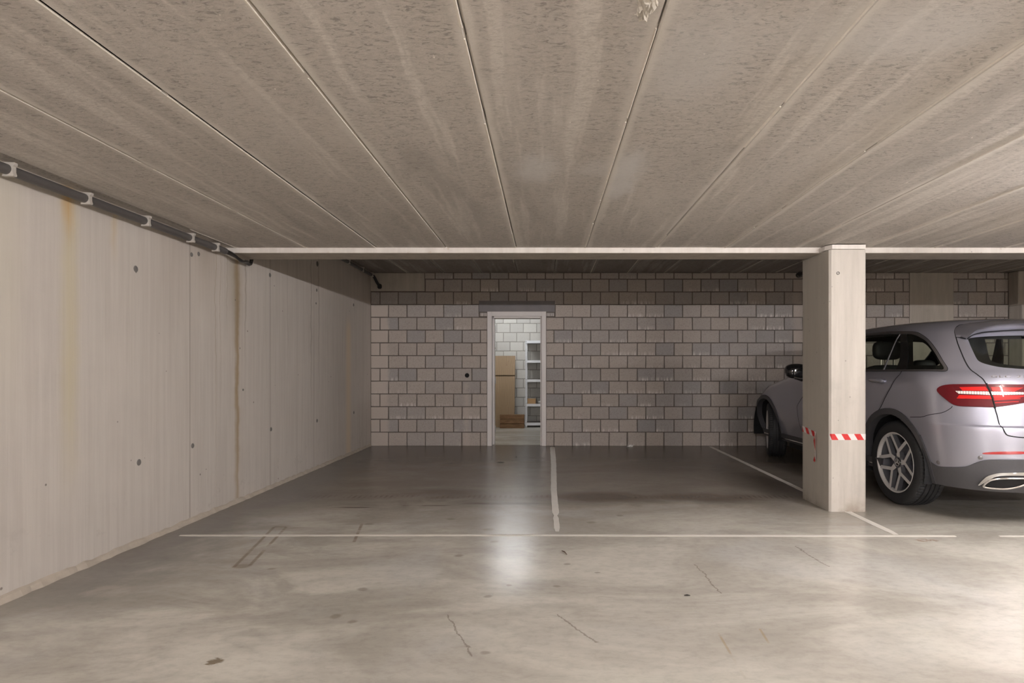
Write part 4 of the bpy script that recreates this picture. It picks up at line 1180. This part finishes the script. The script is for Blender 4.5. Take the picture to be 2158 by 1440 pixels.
# roof spoiler
def rs(P, n):
    P = [Vector(p) for p in P]; L = [0]
    for i in range(1, len(P)): L.append(L[-1] + (P[i] - P[i - 1]).length)
    out = []
    for k in range(n):
        t = L[-1] * k / (n - 1); i = min(max(np.searchsorted(L, t) - 1, 0), len(P) - 2)
        out.append(P[i].lerp(P[i + 1], (t - L[i]) / max(L[i + 1] - L[i], 1e-9)))
    return out
eye = Vector((-CX, -CY, CAM_H))          # the photograph's viewpoint in car axes: where the edge was measured from
up_ = [at(*p, .003) for p in curve([(.536, .820), (.530, .858), (.511, .886), (.453, .909), (.382, .917), (.244, .929), (.142, .932), (0, .936)], 5, False)]
tr = curve([(.476, .807), (.433, .831), (.376, .862), (.31, .879), (.219, .893), (.071, .901), (0, .903)], 5, False)
un = [at(*p, .003) for p in curve([(.478, .801), (.421, .829), (.346, .843), (.241, .849), (.099, .854), (0, .855)], 5, False)]
TR = []
for i, p in enumerate(tr):
    q = at(*p, .003); k = i / (len(tr) - 1); a_ = .040 * min(1, (k / .45)) ** .8
    d_ = (eye - q) * a_; d_.x *= min(1, abs(q.x) / .22); TR.append(q + d_)
n = 40
A, B, D = rs(up_, n), rs(TR, n), rs(un, n)
B2 = [B[i] + (D[i] - B[i]) * .10 + Vector((0, .004, -.004)) for i in range(n)]
mid = [A[i].lerp(B[i], .5) + Vector((0, 0, .006)) for i in range(n)]
rows_ = [A, mid, B, B2, D]
V = [p for r_ in rows_ for p in r_]; Fq = [(r_ * n + i, r_ * n + i + 1, (r_ + 1) * n + i + 1, (r_ + 1) * n + i)[::1] for r_ in range(4) for i in range(n - 1)]
b = len(V); V2m = [Vector((-p.x, p.y, p.z)) for p in V]; V += V2m; Fq += [tuple(b + i for i in f)[::-1] for f in Fq]
me = mesh('roof_spoiler', V, Fq, MAT['silver'], None, True)
bm = bmesh.new(); bm.from_mesh(me); bmesh.ops.remove_doubles(bm, verts=bm.verts[:], dist=.0003); bmesh.ops.recalc_face_normals(bm, faces=bm.faces[:]); bm.to_mesh(me); bm.free()
me.set_sharp_from_angle(angle=R(42))
sp = link('roof_spoiler', me, car)
ribbon('spoiler_gap', [(.470, .802), (.421, .8275), (.346, .841), (.241, .847), (.099, .852), (0, .853)], .010, MAT['seam'], car, .004, -1)
ribbon('spoiler_gap', [(.470, .802), (.421, .8275), (.346, .841), (.241, .847), (.099, .852), (0, .853)], .010, MAT['seam'], car, .004, 1)
ribbon('spoiler_gap', [(.536, .8185), (.506, .812), (.476, .805)], .006, MAT['seam'], car, .0035, -1)
m = MB(); m.box(-.19, .19, B[-1].y - .004, B[-1].y + .05, B[-1].z - .034, B[-1].z - .014, .003); m.build('third_brake_light', MAT['lens_bright'], car)
m = MB(); m.prism([(-.26, 0), (.26, 0), (.22, .02), (-.22, .02)], lambda a, b_, d: (a, at(0, .83).y + d + b_ * -.0, at(0, .83).z + b_ - .02), -.03, .02); m.build('wiper_cover', MAT['gloss_black'], car)
# badge on the tailgate
fc = bpy.data.curves.new('badge', 'FONT'); fc.body = 'GLC 250'; fc.size = .034; fc.extrude = .0016; fc.space_character = 1.25
fo = bpy.data.objects.new('badge_text', fc); C.objects.link(fo)
bpy.context.view_layer.update()
tm = bpy.data.meshes.new_from_object(fo.evaluated_get(bpy.context.evaluated_depsgraph_get()))
bpy.data.objects.remove(fo); bpy.data.curves.remove(fc)
tm.materials.clear(); tm.materials.append(MAT['chrome'])
x0b = min(v.co.x for v in tm.vertices)
wv_ = max(v.co.x for v in tm.vertices) - x0b
for v in tm.vertices:      # bend the lettering onto the tailgate
    s_ = (v.co.x - x0b) / wv_
    u_ = .394 - s_ * .225
    vv = .5545 + v.co.y * .54
    v.co = at(u_, vv, .0022 + v.co.z)
bm = bmesh.new(); bm.from_mesh(tm); bm.verts.ensure_lookup_table(); seen = set()
badge = link('badge', None, tg)
for v0 in bm.verts:
    if v0.index in seen: continue
    st_, isl = [v0], []
    seen.add(v0.index)
    while st_:
        q = st_.pop(); isl.append(q)
        for e in q.link_edges:
            r_ = e.other_vert(q)
            if r_.index not in seen: seen.add(r_.index); st_.append(r_)
    ix = {v.index: k for k, v in enumerate(isl)}
    fs_ = [tuple(ix[v.index] for v in f.verts) for f in bm.faces if f.verts[0].index in ix]
    link('letter', mesh('letter', [v.co[:] for v in isl], fs_, MAT['chrome']), badge)
bm.free(); bpy.data.meshes.remove(tm)
# wheels
NT = 72
def tyre_me():
    # outer face at x = 0 looking to -x, width .235
    V = []; Fq = []; Rt = .367
    prof = [(.245, .030), (.262, .012), (.29, .003), (.32, .001), (.342, .006), (.354, .014)]
    tread = [(.360, .022), (Rt - .003, .032), (Rt - .001, .054), (Rt - .009, .056), (Rt - .009, .064), (Rt, .066), (Rt, .094), (Rt - .009, .096), (Rt - .009, .104), (Rt, .106), (Rt, .130), (Rt - .009, .132), (Rt - .009, .140), (Rt, .142), (Rt, .168), (Rt - .009, .170), (Rt - .009, .178), (Rt - .001, .180), (Rt - .003, .202), (.360, .212)]
    prof2 = [(.354, .221), (.342, .228), (.30, .234), (.262, .222), (.245, .205)]
    full_ = prof + tread + prof2; m_ = len(full_); n_ = NT * 3
    for k in range(n_):
        q = 2 * math.pi * k / n_
        for j, (r, t) in enumerate(full_):
            if k % 3 == 0 and (j in (6, 7, 8) or j in (len(prof) + len(tread) - 3, len(prof) + len(tread) - 2, len(prof) + len(tread) - 1)): r -= .0055
            V.append((t, r * math.cos(q), r * math.sin(q)))
    for k in range(n_):
        for j in range(m_ - 1): Fq.append((k * m_ + j, k * m_ + j + 1, ((k + 1) % n_) * m_ + j + 1, ((k + 1) % n_) * m_ + j))
    me_ = mesh('wheel', V, Fq, MAT['tyre'], None, True); me_.set_sharp_from_angle(angle=R(30)); return me_
def rim_me():
    m_ = MB(); m_.mi = 0
    m_.lathe([(.247, .030), (.262, .012), (.264, .008), (.259, .006), (.253, .010), (.250, .022), (.243, .034)], 'x', 64)
    m_.mi = 1
    m_.lathe([(.243, .034), (.236, .06), (.225, .10), (.222, .21)], 'x', 64)
    for k in range(5):
        a = R(100 + 72 * k)
        ang = lambda t: a + R(t)
        P2 = lambda r, t: (r * math.cos(ang(t)), r * math.sin(ang(t)))
        # arm from the hub that forks into two spokes
        wo = .0115
        def off(r, t, d):
            x, y = P2(r, t); tx, ty = -math.sin(ang(t)), math.cos(ang(t)); return (x + tx * d, y + ty * d)
        L = [off(.045, 0, -.021), off(.095, 0, -.018)]
        e1 = [off(.247, -26, -wo), off(.247, -26, wo)]; e2 = [off(.247, 26, -wo), off(.247, 26, wo)]
        poly = [off(.05, 0, -.024), off(.098, 0, -.0185), off(.246, -27, -wo), off(.248, -25, wo * .9), off(.122, 0, 0), off(.248, 25, -wo * .9), off(.246, 27, wo), off(.098, 0, .0185), off(.05, 0, .024)]
        cx_ = lambda r: .020 + .022 * max(0, 1 - r / .247) ** 1.2     # dished towards the hub
        n_ = len(poly); b0 = len(m_.V)
        top_ = [(cx_(math.hypot(*p)), p[0], p[1]) for p in poly]
        cen = (sum(p[0] for p in poly) / n_, sum(p[1] for p in poly) / n_)
        low = [(cx_(math.hypot(*p)) + .038, p[0], p[1]) for p in poly]
        m_.V += top_ + low
        fs_ = [(0, 1, 4), (1, 2, 3), (1, 3, 4), (4, 5, 7), (5, 6, 7), (0, 4, 8), (8, 4, 7)]
        for f in fs_: m_.F.append(tuple(b0 + i for i in f)); m_.M.append(0)
        for i in range(n_):
            j = (i + 1) % n_; m_.F.append((b0 + i, b0 + n_ + i, b0 + n_ + j, b0 + j)); m_.M.append(1)
    m_.mi = 1; m_.lathe([(0, .040), (.054, .042), (.060, .052), (.060, .12)], 'x', 40)
    for k in range(5):
        a = R(64 + 72 * k); m_.lathe([(0, .046), (.009, .046), (.010, .050), (.010, .06)], 'x', 10, 0, .075 * math.cos(a), .075 * math.sin(a))
    m_.mi = 0
    me_ = mesh('rim', m_.V, m_.F, [MAT['alloy'], MAT['alloy_dark']], m_.M)
    bm_ = bmesh.new(); bm_.from_mesh(me_); bmesh.ops.recalc_face_normals(bm_, faces=bm_.faces[:]); bm_.to_mesh(me_); bm_.free()
    me_.polygons.foreach_set('use_smooth', [True] * len(me_.polygons)); me_.set_sharp_from_angle(angle=R(28)); return me_
def cap_me():
    m_ = MB(); m_.lathe([(0, .033), (.030, .033), (.036, .036), (.038, .042)], 'x', 32); return m_.me('hub_cap', MAT['gloss_black'], True)
def star_me():
    m_ = MB()
    for k in range(3):
        a = R(90 + 120 * k); c_, s_ = math.cos(a), math.sin(a)
        p = lambda r, d: (r * c_ - d * s_, r * s_ + d * c_)
        q = [p(.030, 0), p(.003, .0055), p(-.003, 0), p(.003, -.0055)]
        m_.prism(q, lambda u, v, d: (d, u, v), .0305, .0335)
    m_.lathe([(.029, .033), (.029, .0305), (.0325, .0305), (.0325, .033)], 'x', 32, closed=True)
    return m_.me('wheel_emblem', MAT['alloy'])
def disc_me():
    m_ = MB(); m_.lathe([(.05, .115), (.165, .115), (.165, .135), (.05, .135)], 'x', 40, closed=True); return m_.me('brake_disc', MAT['alloy_dark'])
def cal_me():
    m_ = MB()
    P = [(r * math.cos(R(t)), r * math.sin(R(t))) for r, t in [(.11, -40), (.11, 0), (.11, 30), (.185, 28), (.19, 0), (.185, -38)]]
    m_.prism(P, lambda u, v, d: (d, u, v), .085, .15); return m_.me('brake_calliper', MAT['alloy_dark'])
ty, ri, ca, st_, di, cl = tyre_me(), rim_me(), cap_me(), star_me(), disc_me(), cal_me()
for sx in (-1, 1):
    for cy in (0, WB):
        o = link('wheel', ty, car, (sx * .905, cy, .3675))
        if sx > 0: o.rotation_euler.z = math.pi
        if cy: o.rotation_euler.z += R(-18)
        for nm, me_ in (('rim', ri), ('hub_cap', ca), ('wheel_emblem', st_), ('brake_disc', di), ('brake_calliper', cl)): link(nm, me_, o)
# seats
def headrest(x, y, z, w2=.145, h2=.10):
    m_ = MB(); m_.ellipsoid((x, y, z), (w2, .055, h2), 20, 12, .6); hr = m_.build('headrest', MAT['seat'], car, smooth=True)
    m_ = MB()
    for d in (-.065, .065): m_.tube([(x + d, y, z - h2 + .01), (x + d, y, z - h2 - .08)], .008, 8)
    m_.build('headrest_post', MAT['chrome'], hr, smooth=True)
def seat(x, y, zt, w2=.27):
    m_ = MB(); m_.ellipsoid((x, y, .86), (w2, .10, zt - .86), 20, 14, .55); o_ = m_.build('seat_back', MAT['seat'], car, smooth=True); o_.rotation_euler.x = 0
    m_ = MB(); m_.ellipsoid((x, y + .3, .60), (w2, .30, .13), 20, 12, .55); m_.build('seat_cushion', MAT['seat'], car, smooth=True)
for x in (-.42, .42):
    seat(x, .88, 1.235, .30); headrest(x, .90, 1.385)
    seat(x, 1.62, 1.12); headrest(x, 1.60, 1.22, .13, .08)
seat(0, .90, 1.20, .16)
m = MB(); m.tube([(-.36, 1.90, 1.07), (.36, 1.90, 1.07)], .01, 6); m.build('dash_edge', MAT['inside'], car)
m = MB(); n = 28; m.tube([(-.40 + .185 * math.cos(2 * math.pi * k / n), 2.02 + .05 * math.sin(2 * math.pi * k / n), 1.0 + .17 * math.sin(2 * math.pi * k / n)) for k in range(n + 1)], .014, 8, False); m.build('steering_wheel', MAT['inside'], car, smooth=True)
